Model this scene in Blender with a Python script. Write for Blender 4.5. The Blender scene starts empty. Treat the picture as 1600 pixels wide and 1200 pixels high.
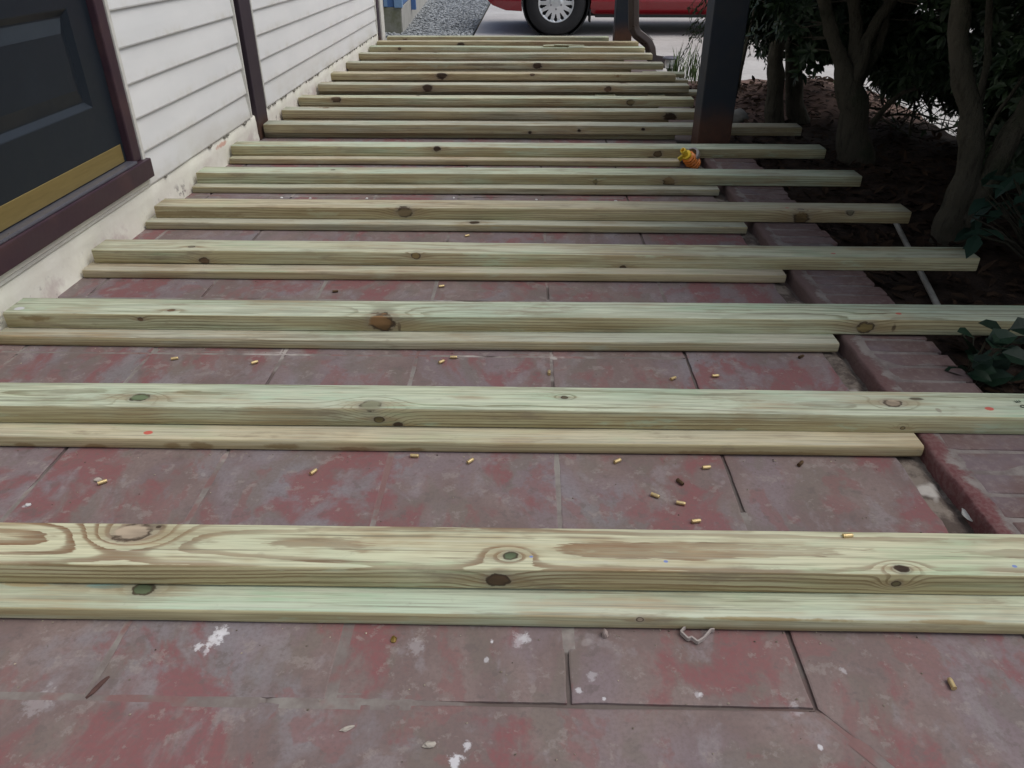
import bpy, bmesh, math, random
from math import sin, cos, pi, radians, sqrt, exp, floor
from mathutils import Vector, Matrix, noise as mnoise
random.seed(7)
scene = bpy.context.scene
COL = scene.collection
# ------------------------------------------------------------------ camera
CAM_F, CAM_P, CAM_YAW, CAM_ROLL, CAM_H = 1183.3, 0.538064, -0.0184286, 0.00083, 0.8421
_cy, _sy, _cp, _sp = cos(CAM_YAW), sin(CAM_YAW), cos(CAM_P), sin(CAM_P)
FWD = Vector((_sy*_cp, _cy*_cp, -_sp)); _R0 = Vector((_cy, -_sy, 0)); _U0 = _R0.cross(FWD)
RGT = cos(CAM_ROLL)*_R0 + sin(CAM_ROLL)*_U0; UPV = -sin(CAM_ROLL)*_R0 + cos(CAM_ROLL)*_U0
ORG = Vector((0, 0, CAM_H))
cd = bpy.data.cameras.new('camera'); cam = bpy.data.objects.new('camera', cd); COL.objects.link(cam)
cd.sensor_width = 36; cd.lens = 36*CAM_F/1600; cd.clip_start = .02; cd.clip_end = 1000
cam.matrix_world = Matrix(((RGT.x, UPV.x, -FWD.x, 0), (RGT.y, UPV.y, -FWD.y, 0), (RGT.z, UPV.z, -FWD.z, CAM_H), (0, 0, 0, 1)))
scene.camera = cam
def ray(u, v): return FWD + RGT*((u-800)/CAM_F) - UPV*((v-600)/CAM_F)
def at_z(u, v, z=0.0):
    d = ray(u, v); return ORG + d*((z-CAM_H)/d.z)
def at_y(u, v, y):
    d = ray(u, v); return ORG + d*(y/d.y)
# ------------------------------------------------------------------ sky, sun, exposure
SUN_EL, SUN_AZ = radians(60), radians(98)      # azimuth from +Y towards +X
w = bpy.data.worlds.new('World'); scene.world = w; w.use_nodes = True
nt = w.node_tree; bg = nt.nodes['Background']
sky = nt.nodes.new('ShaderNodeTexSky'); sky.sky_type = 'NISHITA'; sky.sun_disc = False
sky.sun_elevation = SUN_EL; sky.sun_rotation = SUN_AZ; sky.dust_density = 3.0; sky.air_density = 1.2
hs = nt.nodes.new('ShaderNodeHueSaturation'); hs.inputs['Saturation'].default_value = .55
nt.links.new(sky.outputs[0], hs.inputs['Color']); nt.links.new(hs.outputs[0], bg.inputs[0]); bg.inputs[1].default_value = .11
sl = bpy.data.lights.new('sun', 'SUN'); so = bpy.data.objects.new('sun', sl); COL.objects.link(so)
sl.energy = 1.1; sl.angle = radians(45); sl.color = (1, .985, .96)
sd = Vector((sin(SUN_AZ)*cos(SUN_EL), cos(SUN_AZ)*cos(SUN_EL), sin(SUN_EL)))
so.rotation_euler = sd.to_track_quat('Z', 'Y').to_euler()
scene.view_settings.view_transform = 'Standard'; scene.view_settings.look = 'None'
scene.view_settings.exposure = 0.30; scene.view_settings.gamma = 1; scene.view_settings.use_curve_mapping = False
scene.cycles.max_bounces = 6; scene.cycles.use_denoising = True

# ------------------------------------------------------------------ node helpers
class M:
    def __init__(s, name):
        s.m = bpy.data.materials.new(name); s.m.use_nodes = True; s.t = s.m.node_tree; s.N = s.t.nodes
        s.b = s.N['Principled BSDF']; s.co_ = None
    def node(s, ty, **kw):
        n = s.N.new(ty)
        for k, v in kw.items(): setattr(n, k, v)
        return n
    def set(s, sock, v):
        if isinstance(v, bpy.types.NodeSocket): s.t.links.new(v, sock)
        elif v is not None:
            if sock.type == 'RGBA' and len(v) == 3: v = (*v, 1)
            sock.default_value = v
    def co(s):
        if s.co_ is None: s.co_ = s.node('ShaderNodeTexCoord').outputs['Object']
        return s.co_
    def math(s, op, a, b=None, c=None, clamp=False):
        n = s.node('ShaderNodeMath', operation=op, use_clamp=clamp)
        for i, v in enumerate((a, b, c)):
            if v is not None: s.set(n.inputs[i], v)
        return n.outputs[0]
    def vm(s, op, a, b=None, out=0):
        n = s.node('ShaderNodeVectorMath', operation=op); s.set(n.inputs[0], a)
        if b is not None: s.set(n.inputs[1], b)
        return n.outputs['Value'] if op in ('DOT_PRODUCT', 'LENGTH') else n.outputs[0]
    def noise(s, vec, scale=1, detail=3, rough=.5, dist=0, col=False):
        n = s.node('ShaderNodeTexNoise'); s.set(n.inputs['Vector'], vec); n.inputs['Scale'].default_value = scale
        n.inputs['Detail'].default_value = detail; n.inputs['Roughness'].default_value = rough; n.inputs['Distortion'].default_value = dist
        return n.outputs['Color' if col else 'Fac']
    def voro(s, vec, scale, feature='F1', out='Distance'):
        n = s.node('ShaderNodeTexVoronoi', feature=feature); s.set(n.inputs['Vector'], vec); n.inputs['Scale'].default_value = scale
        return n.outputs[out]
    def sstep(s, x, a, b, lo=0., hi=1.):
        n = s.node('ShaderNodeMapRange', interpolation_type='SMOOTHSTEP'); s.set(n.inputs[0], x)
        n.inputs[1].default_value = a; n.inputs[2].default_value = b; n.inputs[3].default_value = lo; n.inputs[4].default_value = hi
        return n.outputs[0]
    def mix(s, f, a, b, blend='MIX'):
        n = s.node('ShaderNodeMix', data_type='RGBA', blend_type=blend); s.set(n.inputs[0], f); s.set(n.inputs[6], a); s.set(n.inputs[7], b)
        return n.outputs[2]
    def scale(s, v, xyz, off=(0, 0, 0)):
        n = s.node('ShaderNodeMapping'); s.set(n.inputs[0], v); n.inputs['Scale'].default_value = xyz; n.inputs['Location'].default_value = off
        return n.outputs[0]
    def bump(s, h, strength=.3, dist=.002):
        n = s.node('ShaderNodeBump'); s.set(n.inputs['Height'], h); n.inputs['Strength'].default_value = strength; n.inputs['Distance'].default_value = dist
        s.t.links.new(n.outputs[0], s.b.inputs['Normal'])
    def out(s, col=None, rough=.7, metal=0, spec=.5):
        if col is not None: s.set(s.b.inputs['Base Color'], col)
        s.set(s.b.inputs['Roughness'], rough); s.b.inputs['Metallic'].default_value = metal; s.b.inputs['Specular IOR Level'].default_value = spec
        return s.m
def srgb(r, g, b):
    f = lambda c: c/12.92 if c <= .04045 else ((c+.055)/1.055)**2.4
    return (f(r/255), f(g/255), f(b/255))
def worn(name, base, var, sc=8, amt=.5, rough=.6, metal=0, spec=.4, stretch=(1, 1, 1), bump=.15, fine=60):
    m = M(name); v = m.scale(m.co(), stretch)
    n = m.noise(v, sc, 5, .6); f = m.sstep(n, .42, .66)
    c = m.mix(m.math('MULTIPLY', f, amt), base, var)
    n2 = m.noise(v, fine, 3); c = m.mix(.35, c, m.mix(n2, tuple(x*.6 for x in base), tuple(min(1, x*1.35) for x in base)))
    m.bump(n2, bump, .002); return m.out(c, m.sstep(n, .3, .7, rough-.08, rough+.1), metal, spec)

# ------------------------------------------------------------------ object helpers
def tag(o, label=None, cat=None, group=None, kind=None):
    for k, v in (('label', label), ('category', cat), ('group', group), ('kind', kind)):
        if v: o[k] = v
    return o
def empty(name, loc=(0, 0, 0), rz=0, **kw):
    o = bpy.data.objects.new(name, None); COL.objects.link(o); o.location = loc; o.rotation_euler.z = rz; o.empty_display_size = .1
    return tag(o, **kw)
def obj_from(name, verts, faces, mats, parent=None, loc=(0, 0, 0), smooth=False, midx=None):
    me = bpy.data.meshes.new(name); me.from_pydata([tuple(v) for v in verts], [], faces); me.update()
    for m in (mats if isinstance(mats, (list, tuple)) else [mats]): me.materials.append(m)
    if midx: me.polygons.foreach_set('material_index', midx)
    if smooth: me.polygons.foreach_set('use_smooth', [True]*len(me.polygons))
    o = bpy.data.objects.new(name, me); COL.objects.link(o); o.location = loc
    if parent: o.parent = parent
    return o
def obj_bm(name, bm, mats, parent=None, loc=(0, 0, 0), smooth=False):
    me = bpy.data.meshes.new(name); bmesh.ops.recalc_face_normals(bm, faces=bm.faces); bm.to_mesh(me); bm.free()
    for m in (mats if isinstance(mats, (list, tuple)) else [mats]): me.materials.append(m)
    if smooth: me.polygons.foreach_set('use_smooth', [True]*len(me.polygons))
    o = bpy.data.objects.new(name, me); COL.objects.link(o); o.location = loc
    if parent: o.parent = parent
    return o
def bm_box(bm, x0, x1, y0, y1, z0, z1, bev=0, seg=2):
    r = bmesh.ops.create_cube(bm, size=1)
    for v in r['verts']: v.co = Vector(((x0+x1)/2+v.co.x*(x1-x0), (y0+y1)/2+v.co.y*(y1-y0), (z0+z1)/2+v.co.z*(z1-z0)))
    if bev:
        es = list({e for v in r['verts'] for e in v.link_edges})
        bmesh.ops.bevel(bm, geom=es, offset=bev, segments=seg, profile=.6, affect='EDGES')
def box(name, m, x0, x1, y0, y1, z0, z1, parent=None, bev=.003):
    bm = bmesh.new(); bm_box(bm, x0, x1, y0, y1, z0, z1, bev); return obj_bm(name, bm, m, parent)
class MB:
    def __init__(s): s.v = []; s.f = []
    def add(s, vs, fs):
        o = len(s.v); s.v += [tuple(v) for v in vs]; s.f += [tuple(i+o for i in f) for f in fs]
    def tube(s, pts, rads, n=8, cap=True, squash=None):
        pts = [Vector(p) for p in pts]; rings = []
        up = Vector((0.3, 1, .1)).normalized()
        for i, p in enumerate(pts):
            d = (pts[min(i+1, len(pts)-1)]-pts[max(i-1, 0)]).normalized()
            a = d.cross(up)
            if a.length < 1e-3: a = d.cross(Vector((1, 0, 0)))
            a.normalize(); b = a.cross(d); r = rads[i] if isinstance(rads, (list, tuple)) else rads
            rings.append([p + (a*cos(2*pi*k/n)*(squash[0] if squash else 1) + b*sin(2*pi*k/n)*(squash[1] if squash else 1))*r for k in range(n)])
        vs = [v for rg in rings for v in rg]; fs = []
        for i in range(len(rings)-1):
            for k in range(n): fs.append((i*n+k, i*n+(k+1) % n, (i+1)*n+(k+1) % n, (i+1)*n+k))
        if cap: fs += [tuple(range(n))[::-1], tuple(range((len(rings)-1)*n, len(rings)*n))]
        s.add(vs, fs)
    def lathe(s, prof, n, center, axis='z'):
        vs = []; fs = []
        for (r, h) in prof:
            for k in range(n):
                a = 2*pi*k/n
                p = (r*cos(a), r*sin(a), h) if axis == 'z' else ((h, r*cos(a), r*sin(a)) if axis == 'x' else (r*cos(a), h, r*sin(a)))
                vs.append((center[0]+p[0], center[1]+p[1], center[2]+p[2]))
        for i in range(len(prof)-1):
            for k in range(n): fs.append((i*n+k, i*n+(k+1) % n, (i+1)*n+(k+1) % n, (i+1)*n+k))
        s.add(vs, fs)
    def build(s, name, m, parent=None, loc=(0, 0, 0), smooth=False): return obj_from(name, s.v, s.f, m, parent, loc, smooth)
def nz(x, y, z=0): return mnoise.noise(Vector((x, y, z)))

# ------------------------------------------------------------------ ground, drive, path, gravel, planting bed
m = M('drive concrete'); c = m.co(); n = m.noise(c, .8, 6, .65); n2 = m.noise(c, 30, 4, .7); vo = m.voro(c, 55)
col = m.mix(m.sstep(n, .3, .7), (.44, .415, .395), (.55, .53, .505)); col = m.mix(m.sstep(n2, .4, .75, 0, .35), col, (.25, .235, .22))
col = m.mix(m.sstep(m.noise(m.scale(c, (.6, 3, 1)), 2.2, 5, .7), .56, .74, 0, .45), col, (.22, .21, .2))
m.bump(n2, .3, .003); MAT_DRIVE = m.out(col, .85)
m = M('far ground'); c = m.co(); n = m.noise(c, .4, 6, .6)
MAT_GROUND = (lambda cc: (m.bump(m.noise(c, 20, 3), .4, .01), m.out(cc, .95))[1])(m.mix(n, (.07, .07, .04), (.16, .14, .1)))
m = M('bed soil'); c = m.co(); n = m.noise(c, 6, 6, .7); n2 = m.noise(c, 60, 4, .7); vo = m.voro(m.scale(c, (1, 1.7, 1)), 34, out='Color')
col = m.mix(m.sstep(n, .35, .65), (.026, .018, .013), (.055, .036, .027)); col = m.mix(.5, col, m.mix(vo, (.012, .009, .007), (.07, .045, .033)))
sq = m.node('ShaderNodeSeparateXYZ'); m.set(sq.inputs[0], c); col = m.mix(m.math('MULTIPLY', m.sstep(sq.outputs[1], 4.2, 4.6), m.sstep(n, .3, .6, .4, .9)), col, m.mix(n2, (.10, .06, .05), (.30, .20, .165)))  # far soil painted paler: dry mulch plus the light falling on the mound
m.bump(n2, .8, .01); MAT_SOIL = m.out(col, .95, spec=.2)
def sheet(name, x0, x1, y0, y1, z, m, **kw):
    o = obj_from(name, [(x0, y0, z), (x1, y0, z), (x1, y1, z), (x0, y1, z)], [(0, 1, 2, 3)], m); tag(o, kind='structure', **kw); return o
sheet('ground', -200, 200, -200, 200, -.2, MAT_GROUND)
def slab(name, polys, z, th, m):
    bm = bmesh.new()
    for pl in polys:
        vs = [bm.verts.new((x, y, z)) for x, y in pl]; f = bm.faces.new(vs)
        if f.normal.z < 0: f.normal_flip()
        r = bmesh.ops.extrude_face_region(bm, geom=[f]); 
        for v in [g for g in r['geom'] if isinstance(g, bmesh.types.BMVert)]: v.co.z -= th
    return tag(obj_bm(name, bm, m), kind='structure')
# drive slabs with open expansion joints; the bed and the gravel strip sit in the cut-outs
slab('driveway', [[(-.58, 8.62), (1.3, 8.62), (1.3, 11.8), (-.58, 11.8)], [(1.312, 8.62), (9, 8.62), (9, 11.8), (1.312, 11.8)],
                  [(-.58, 11.812), (9, 11.812), (9, 30), (-.58, 30)], [(2.25, 8.608), (2.25, 4.5), (9, 4.5), (9, 8.608)], [(2.25, 4.488), (2.25, -4), (9, -4), (9, 4.488)],
                  [(.935, 7.42), (.935, 6.0), (2.238, 5.6), (2.238, 7.42)], [(-.58, 7.432), (2.238, 7.432), (2.238, 8.608), (-.58, 8.608)]], -.12, .06, MAT_DRIVE)
slab('path', [[(-1.9, 7.42), (-.592, 7.42), (-.592, 8.66), (-1.9, 8.66)]], -.112, .06, worn('path concrete', (.32, .31, .27), (.2, .2, .16), 3, .6, .9, fine=90))
# gravel
MAT_GRAV = M('gravel stone'); mm = MAT_GRAV; inf = mm.node('ShaderNodeObjectInfo'); vc = mm.voro(mm.co(), 28, out='Color')
gcol = mm.mix(mm.vm('DOT_PRODUCT', vc, (.33, .33, .33)), (.09, .1, .105), (.5, .52, .53)); MAT_GRAV = mm.out(gcol, .85)
gb = MB()
rg = random.Random(3)
for i in range(6500):
    y = 8.66 + rg.random()**1.2*7; x = -.6 - rg.random()*(1.3)
    r = .008+.011*rg.random()*(1+.03*(y-8))
    ax = [rg.uniform(.6, 1.3) for _ in range(3)]; a = rg.random()*pi; z = -.105+rg.random()*.012
    vs = []
    for (px, py, pz) in ((1, 0, 0), (0, 1, 0), (-1, 0, 0), (0, -1, 0), (.2, .1, 1), (-.1, -.2, -1), (.6, .6, .55), (-.6, .5, .5), (-.5, -.6, .6), (.6, -.6, .5)):
        X = px*r*ax[0]; Y = py*r*ax[1]; Z = pz*r*ax[2]*.7
        vs.append((x+X*cos(a)-Y*sin(a), y+X*sin(a)+Y*cos(a), z+Z))
    gb.add(vs, [(0, 6, 4, 9), (1, 7, 4, 6), (2, 8, 4, 7), (3, 9, 4, 8), (0, 1, 6), (1, 2, 7), (2, 3, 8), (3, 0, 9), (1, 0, 5), (2, 1, 5), (3, 2, 5), (0, 3, 5)])
tag(gb.build('gravel', MAT_GRAV), kind='stuff', label='grey crushed gravel strip beside the blue house', cat='gravel')
sheet('gravel_bed', -1.95, -.592, 8.665, 30, -.113, worn('gravel base', (.12, .13, .135), (.25, .26, .27), 40, .7, .95))
# planting bed
def bed_h(x, y):
    b = -.07+.018*nz(x*4, y*4)+.01*nz(x*13, y*13, 3)
    b += .14*exp(-((x-1.75)/.38)**2-((y-4.95)/.42)**2)
    e = min(1, max(0, (x-.93)/.12)); return -.085*(1-e)+b*e
nx, ny = 44, 190
vs = []; fs = []
for j in range(ny+1):
    y = -1.5+7.3*j/ny
    for i in range(nx+1):
        xr = 2.25+.05*nz(y*1.3, 5) - max(0, y-5.0)*.5
        x = .93+(xr-.93)*i/nx; vs.append((x, y, bed_h(x, y)))
for j in range(ny):
    for i in range(nx):
        a = j*(nx+1)+i; fs.append((a, a+1, a+nx+2, a+nx+1))
tag(obj_from('planting_bed', vs, fs, MAT_SOIL, smooth=True), kind='structure')

# ------------------------------------------------------------------ porch floor
def floor_mat():
    m = M('worn red floor paint'); c = m.co(); d = m.noise(c, 2.3, 3, .5, col=True)
    cw = m.vm('ADD', c, m.vm('MULTIPLY', m.vm('SUBTRACT', d, (.5, .5, .5)), (.22, .3, 0)))
    cs = m.scale(cw, (1, .62, 1))
    n1 = m.noise(cs, 5.2, 7, .62); n2 = m.noise(m.scale(cs, (1, 1, 1), (7, 3, 0)), 3.4, 7, .6); n3 = m.noise(m.scale(cs, (1, 1, 1), (2, 9, 0)), 8.5, 6, .62)
    n4 = m.noise(m.scale(c, (1, 1, 1), (5, 5, 0)), 26, 6, .7); fine = m.noise(c, 170, 4, .7)
    n5 = m.noise(m.scale(cs, (1, 1, 1), (8, 2, 0)), 15, 5, .6); n6 = m.noise(m.scale(cs, (1, 1, 1), (1, 7, 0)), 11, 5, .6)
    col = m.mix(m.sstep(n3, .40, .60), (.165, .118, .110), (.205, .152, .140))
    col = m.mix(m.sstep(n2, .47, .58, 0, .6), col, (.195, .155, .172))
    col = m.mix(m.sstep(n6, .50, .60, 0, .5), col, (.150, .130, .108))
    col = m.mix(m.sstep(m.noise(m.scale(cs, (1, 1, 1), (1, 4, 0)), 4.4, 6, .6), .53, .63, 0, .55), col, (.215, .205, .222))
    col = m.mix(m.math('MULTIPLY', m.sstep(n1, .505, .575, 0, .86), m.sstep(n5, .40, .52, .25, 1)), col, (.205, .078, .08))
    col = m.mix(m.sstep(n5, .555, .61, 0, .55), col, (.205, .095, .092))
    col = m.mix(m.sstep(n5, .43, .33, 0, .55), col, (.245, .215, .22))
    col = m.mix(m.sstep(n4, .565, .62, 0, .5), col, (.275, .235, .215))
    col = m.mix(m.sstep(n4, .43, .36, 0, .55), col, (.122, .095, .09))
    col = m.mix(m.sstep(fine, .40, .68, 0, .42), col, (.125, .098, .093))
    # small dried white paint drips
    vd = m.voro(m.scale(cw, (1, 1, 1)), 13); mask = m.math('MULTIPLY', m.sstep(vd, .10, .055), m.sstep(m.noise(m.scale(c, (1, 1, 1), (3, 1, 0)), 3.1, 3), .5, .62))
    col = m.mix(m.math('MULTIPLY', mask, .22), col, (.42, .39, .37))
    # larger scuffs of bare cement and splashed paint
    sp = m.math('MULTIPLY', m.sstep(m.noise(m.scale(c, (1.2, 2.2, 1), (4, 8, 0)), 15, 5, .75), .63, .70), m.sstep(m.noise(c, 2.6, 2), .5, .6))
    col = m.mix(m.math('MULTIPLY', sp, .4), col, (.36, .33, .30))
    for (u, v, r, k) in ((334, 1000, .014, .8), (345, 988, .012, .85), (310, 1011, .007, .75), (322, 1018, .006, .5), (812, 1000, .013, .38), (822, 998, .009, .4), (648, 1010, .014, .22), (712, 1188, .010, .85), (730, 1167, .007, .7), (40, 790, .006, .5),
                         (905, 1078, .006, .6), (769, 1003, .0035, .85), (760, 1031, .004, .5), (60, 1098, .022, .2), (1245, 1108, .010, .3), (925, 1056, .008, .3), (1090, 1085, .006, .4), (1318, 1047, .006, .35), (1281, 1166, .0035, .8), (1095, 1085, .004, .6), (944, 1092, .003, .7)):
        p = at_z(u, v); dd = m.vm('LENGTH', m.vm('MULTIPLY', m.vm('SUBTRACT', c, tuple(p)), (1, .8, 0)))
        e = m.math('ADD', dd, m.math('MULTIPLY', m.math('SUBTRACT', m.noise(c, 95, 4, .7), .5), r*3.2))
        col = m.mix(m.sstep(e, r*.95, r*.35, 0, k), col, (.60, .59, .61))
    h = m.math('ADD', m.math('MULTIPLY', n4, .5), m.math('MULTIPLY', fine, .25)); m.bump(h, .35, .0022)
    return m.out(col, m.sstep(n4, .3, .7, .62, .86), spec=.35)
MAT_FLOOR = floor_mat()
m = M('floor grout'); c = m.co(); n = m.noise(c, 7, 5, .7); n2 = m.noise(c, 120, 3)
col = m.mix(m.sstep(n, .4, .62), (.17, .14, .13), (.24, .22, .20)); col = m.mix(m.sstep(m.noise(m.scale(c, (1, 1, 1), (3, 3, 3)), 4.3, 4, .7), .56, .68, 0, .7), col, (.47, .43, .40))
col = m.mix(m.sstep(m.noise(m.scale(c, (1, 1, 1), (9, 3, 3)), 6, 4, .7), .52, .62, 0, .8), col, (.20, .105, .10))
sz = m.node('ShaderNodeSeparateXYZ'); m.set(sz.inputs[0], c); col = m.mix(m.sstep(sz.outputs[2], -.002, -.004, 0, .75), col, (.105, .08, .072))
m.bump(n2, .6, .002); MAT_GROUT = m.out(col, .9, spec=.2)
rt = random.Random(11)
TILE_B = MB()
def tile(poly):
    g = .0036; cx = sum(p[0] for p in poly)/len(poly); cy = sum(p[1] for p in poly)/len(poly)
    P = []
    for i in range(len(poly)):
        a = Vector(poly[i]); b = Vector(poly[(i+1) % len(poly)]); n = max(1, int((b-a).length/.022))
        for k in range(n): P.append(a.lerp(b, k/n))
    # inset of the outline, then jitter
    area = sum(poly[i][0]*poly[(i+1) % len(poly)][1]-poly[(i+1) % len(poly)][0]*poly[i][1] for i in range(len(poly)))
    sg = 1 if area > 0 else -1; N = len(P); out = []
    for i in range(N):
        t = (P[(i+1) % N]-P[i-1]).normalized(); nrm = Vector((-t.y, t.x))*sg
        chip = .004*max(0, nz(P[i].x*31, P[i].y*31, 2)-.5)*3
        out.append((P[i]+nrm*(g+chip+.0008*nz(P[i].x*60, P[i].y*60)+.0016*nz(P[i].x*14, P[i].y*14, 4)), nrm))
    dz = rt.uniform(-.0003, .0003); tx = rt.uniform(-.001, .001); ty = rt.uniform(-.001, .001)
    zz = lambda p: dz+tx*(p.x-cx)+ty*(p.y-cy)
    v0 = [(p.x, p.y, -.02) for p, q in out]; v1 = [(p.x, p.y, zz(p)-.0008) for p, q in out]; v2 = [(p.x+q.x*.0022, p.y+q.y*.0022, zz(p)) for p, q in out]
    fs = [(i, (i+1) % N, N+(i+1) % N, N+i) for i in range(N)]+[(N+i, N+(i+1) % N, 2*N+(i+1) % N, 2*N+i) for i in range(N)]+[tuple(range(2*N, 3*N))]
    if sg < 0: fs = [f[::-1] for f in fs]
    TILE_B.add(v0+v1+v2, fs)
XJ = [-1.262, -1.178, -.868, -.558, -.248, .062, .373]; YJ = [.618+.3055*k for k in range(23)]
for j in range(len(YJ)-1):
    for i in range(len(XJ)-1): tile([(XJ[i], YJ[j]), (XJ[i+1], YJ[j]), (XJ[i+1], YJ[j+1]), (XJ[i], YJ[j+1])])
tile([(-1.262, -1.5), (.93, -1.5), (.93, -.085), (.373, .618), (-1.262, .618)])
def wide_band():
    # border band right of the field: one cast strip, ragged outer edge
    P = [(.373, .618)]; L = []
    L.append((.87, -.01))
    ys = [.2+.03*k for k in range(240)]
    for y in ys:
        if y > .0: L.append((.70+.012*nz(y*5, 1)+.007*nz(y*19, 4) if y > .25 else .80-.4*(y-.2), y))
    L2 = [p for p in L if p[1] <= YJ[-1]]
    tile([(.373, .618)]+[(.63, .293)]+[p for p in L2 if p[1] > .28]+[(.70, YJ[-1]), (.373, YJ[-1])])
wide_band()
tag(TILE_B.build('porch_floor', MAT_FLOOR), kind='structure')
# grout: one strip per joint, filled flush in places and hollow in others
GB = MB()
def grout(a, b, seed, hollow=lambda x, y: .1):
    a = Vector(a); b = Vector(b); L = (b-a).length; n = max(2, int(L/.008)); t = (b-a).normalized(); q = Vector((-t.y, t.x)); vs = []; fs = []
    for i in range(n+1):
        p = a.lerp(b, i/n); h = .5+1.1*nz(p.x*5.3+seed, p.y*5.3, seed*.37)-hollow(p.x, p.y)+.2*nz(p.x*40, p.y*40, seed)
        z = -.0048+.0045*min(1, max(0, h*3))
        for s, dzz in ((-.012, 0), (-.0028, 0), (.0028, -.0003), (.012, 0)): vs.append((p.x+q.x*s, p.y+q.y*s, z+dzz))
    for i in range(n):
        for k in range(3): fs.append((i*4+k, (i+1)*4+k, (i+1)*4+k+1, i*4+k+1))
    GB.add(vs, [f[::-1] for f in fs])
for i, x in enumerate(XJ[1:]):
    grout((x, .618), (x, YJ[-1]), 3.1+i*5.7, (lambda X, Y: (.9 if Y < .76 else (.45 if Y > 1.0 else -.2))) if i == 5 else ((lambda X, Y: .9 if Y < .70 else -.05) if i == 4 else (lambda X, Y: -.1 if Y < 1.1 else .2)))
for j, y in enumerate(YJ): grout((-1.25, y), (.365, y), 50+j*3.3, (lambda X, Y: .9 if X > -.20 else (.35 if X > -.33 else -.6)) if j == 0 else (lambda X, Y: -.25))
grout((.373, .618), (.92, -.073), 91, lambda X, Y: .5)
tag(GB.build('floor_grout', MAT_GROUT), kind='structure')
sheet('floor_base', -1.262, .93, -1.5, 7.36, -.015, MAT_GROUT)
slab('porch_footing', [[(-1.262, -1.5), (.925, -1.5), (.925, 7.37), (-1.262, 7.37)]], -.018, .18, worn('footing cement', (.2, .17, .16), (.12, .09, .08), 6))

# broken mortar along the kerb
m = M('broken mortar'); c = m.co(); n = m.noise(c, 14, 5, .7); n2 = m.noise(c, 90, 4, .7)
col = m.mix(m.sstep(n, .4, .6), (.09, .07, .06), (.22, .185, .155)); col = m.mix(m.sstep(m.noise(c, 9, 3), .6, .68, 0, .8), col, (.5, .47, .43)); m.bump(n2, .9, .004)
MAT_MORT = m.out(col, .95, spec=.2)
vs = []; fs = []; NY = 330; NXX = 6
for j in range(NY+1):
    y = .1+3.3*j/NY
    for i in range(NXX+1):
        x = .672+.085*i/NXX; t = i/NXX
        z = -.004+.007*nz(x*30, y*16, 7)+.004*nz(x*70, y*60, 3) - .010*exp(-((t-.86)/.13)**2) - .010*exp(-((t-.05)/.12)**2)*0
        z -= .016*max(0, nz(y*6, 8.5, t*2))
        vs.append((x, y, min(z, .003)))
for j in range(NY):
    for i in range(NXX):
        a = j*(NXX+1)+i; fs.append((a, a+1, a+NXX+2, a+NXX+1))
tag(obj_from('mortar_bed', vs, fs, MAT_MORT, smooth=True), kind='structure')

# ------------------------------------------------------------------ brick edging
m = M('edging brick'); c = m.co(); n = m.noise(c, 9, 6, .65); n2 = m.noise(c, 70, 4, .7); vb = m.noise(m.scale(c, (2, 15.75, 1)), 1, 1)
col = m.mix(m.sstep(n, .38, .62), (.122, .078, .072), (.155, .112, .108)); col = m.mix(m.sstep(m.noise(c, 5, 5, .6), .5, .64, 0, .6), col, (.15, .125, .145))
col = m.mix(m.sstep(vb, .3, .7, 0, .4), col, (.13, .075, .07)); col = m.mix(m.sstep(n2, .45, .75, 0, .4), col, (.26, .22, .2))
edge = m.node('ShaderNodeSeparateXYZ'); m.set(edge.inputs[0], c)
red = m.sstep(m.math('ADD', edge.outputs[0], m.math('MULTIPLY', m.math('SUBTRACT', n, .5), .08)), .79, .765)
col = m.mix(m.math('MULTIPLY', red, .8), col, (.155, .066, .066)); m.bump(n2, .5, .003); MAT_BRICK = m.out(col, .8, spec=.3)
m = M('edging mortar'); c = m.co(); n = m.noise(c, 16, 5, .7); n2 = m.noise(c, 110, 3)
col = m.mix(m.sstep(n, .35, .65), (.145, .12, .115), (.235, .208, .192)); edge = m.node('ShaderNodeSeparateXYZ'); m.set(edge.inputs[0], c)
col = m.mix(m.sstep(m.math('ADD', edge.outputs[0], m.math('MULTIPLY', m.math('SUBTRACT', n, .5), .09)), .783, .765, 0, .95), col, m.mix(m.sstep(edge.outputs[1], 1.0, 1.7), m.mix(m.sstep(n2, .4, .6), (.14, .052, .054), (.165, .085, .083)), (.13, .088, .083))); m.bump(n2, .6, .003); MAT_KMORT = m.out(col, .9, spec=.2)
kerb = empty('brick_edging', (.85, 1.5, 0), label='low row of worn red painted bricks edging the porch floor beside the planting bed', cat='brick edging')
bm = bmesh.new(); rb = random.Random(5); y = .2
while y < 3.36:
    L = .0525
    bm_box(bm, .786+rb.uniform(-.003, .003), .952+rb.uniform(-.006, .006), y, y+L, -.09, .0255+rb.uniform(-.0015, .0008), .004, 2); y += .0635
for v in bm.verts:
    v.co.x += .002*nz(v.co.x*40, v.co.y*40, 1); v.co.z += .0012*nz(v.co.x*30, v.co.y*30, 5) - (.004 if v.co.x > .94 and v.co.z > 0 and rb.random() < .3 else 0)
o = obj_bm('bricks', bm, MAT_BRICK, kerb); o.matrix_parent_inverse = Matrix.Translation((-.85, -1.5, 0))
vs = []; fs = []; NY = 300
prof = [(.748, -.06), (.7475, .016), (.7495, .0235), (.7535, .0262), (.775, .0262), (.80, .0235), (.84, .022), (.90, .0222), (.938, .020), (.944, .008), (.946, -.09)]
for j in range(NY+1):
    y = .19+3.18*j/NY
    for i, (x, z) in enumerate(prof):
        vs.append((x+.004*nz(y*14, i*.3)+.002*nz(y*45, i), y, z+(.0022*nz(y*22, x*25) if z > 0 else 0)))
n_ = len(prof)
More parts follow.
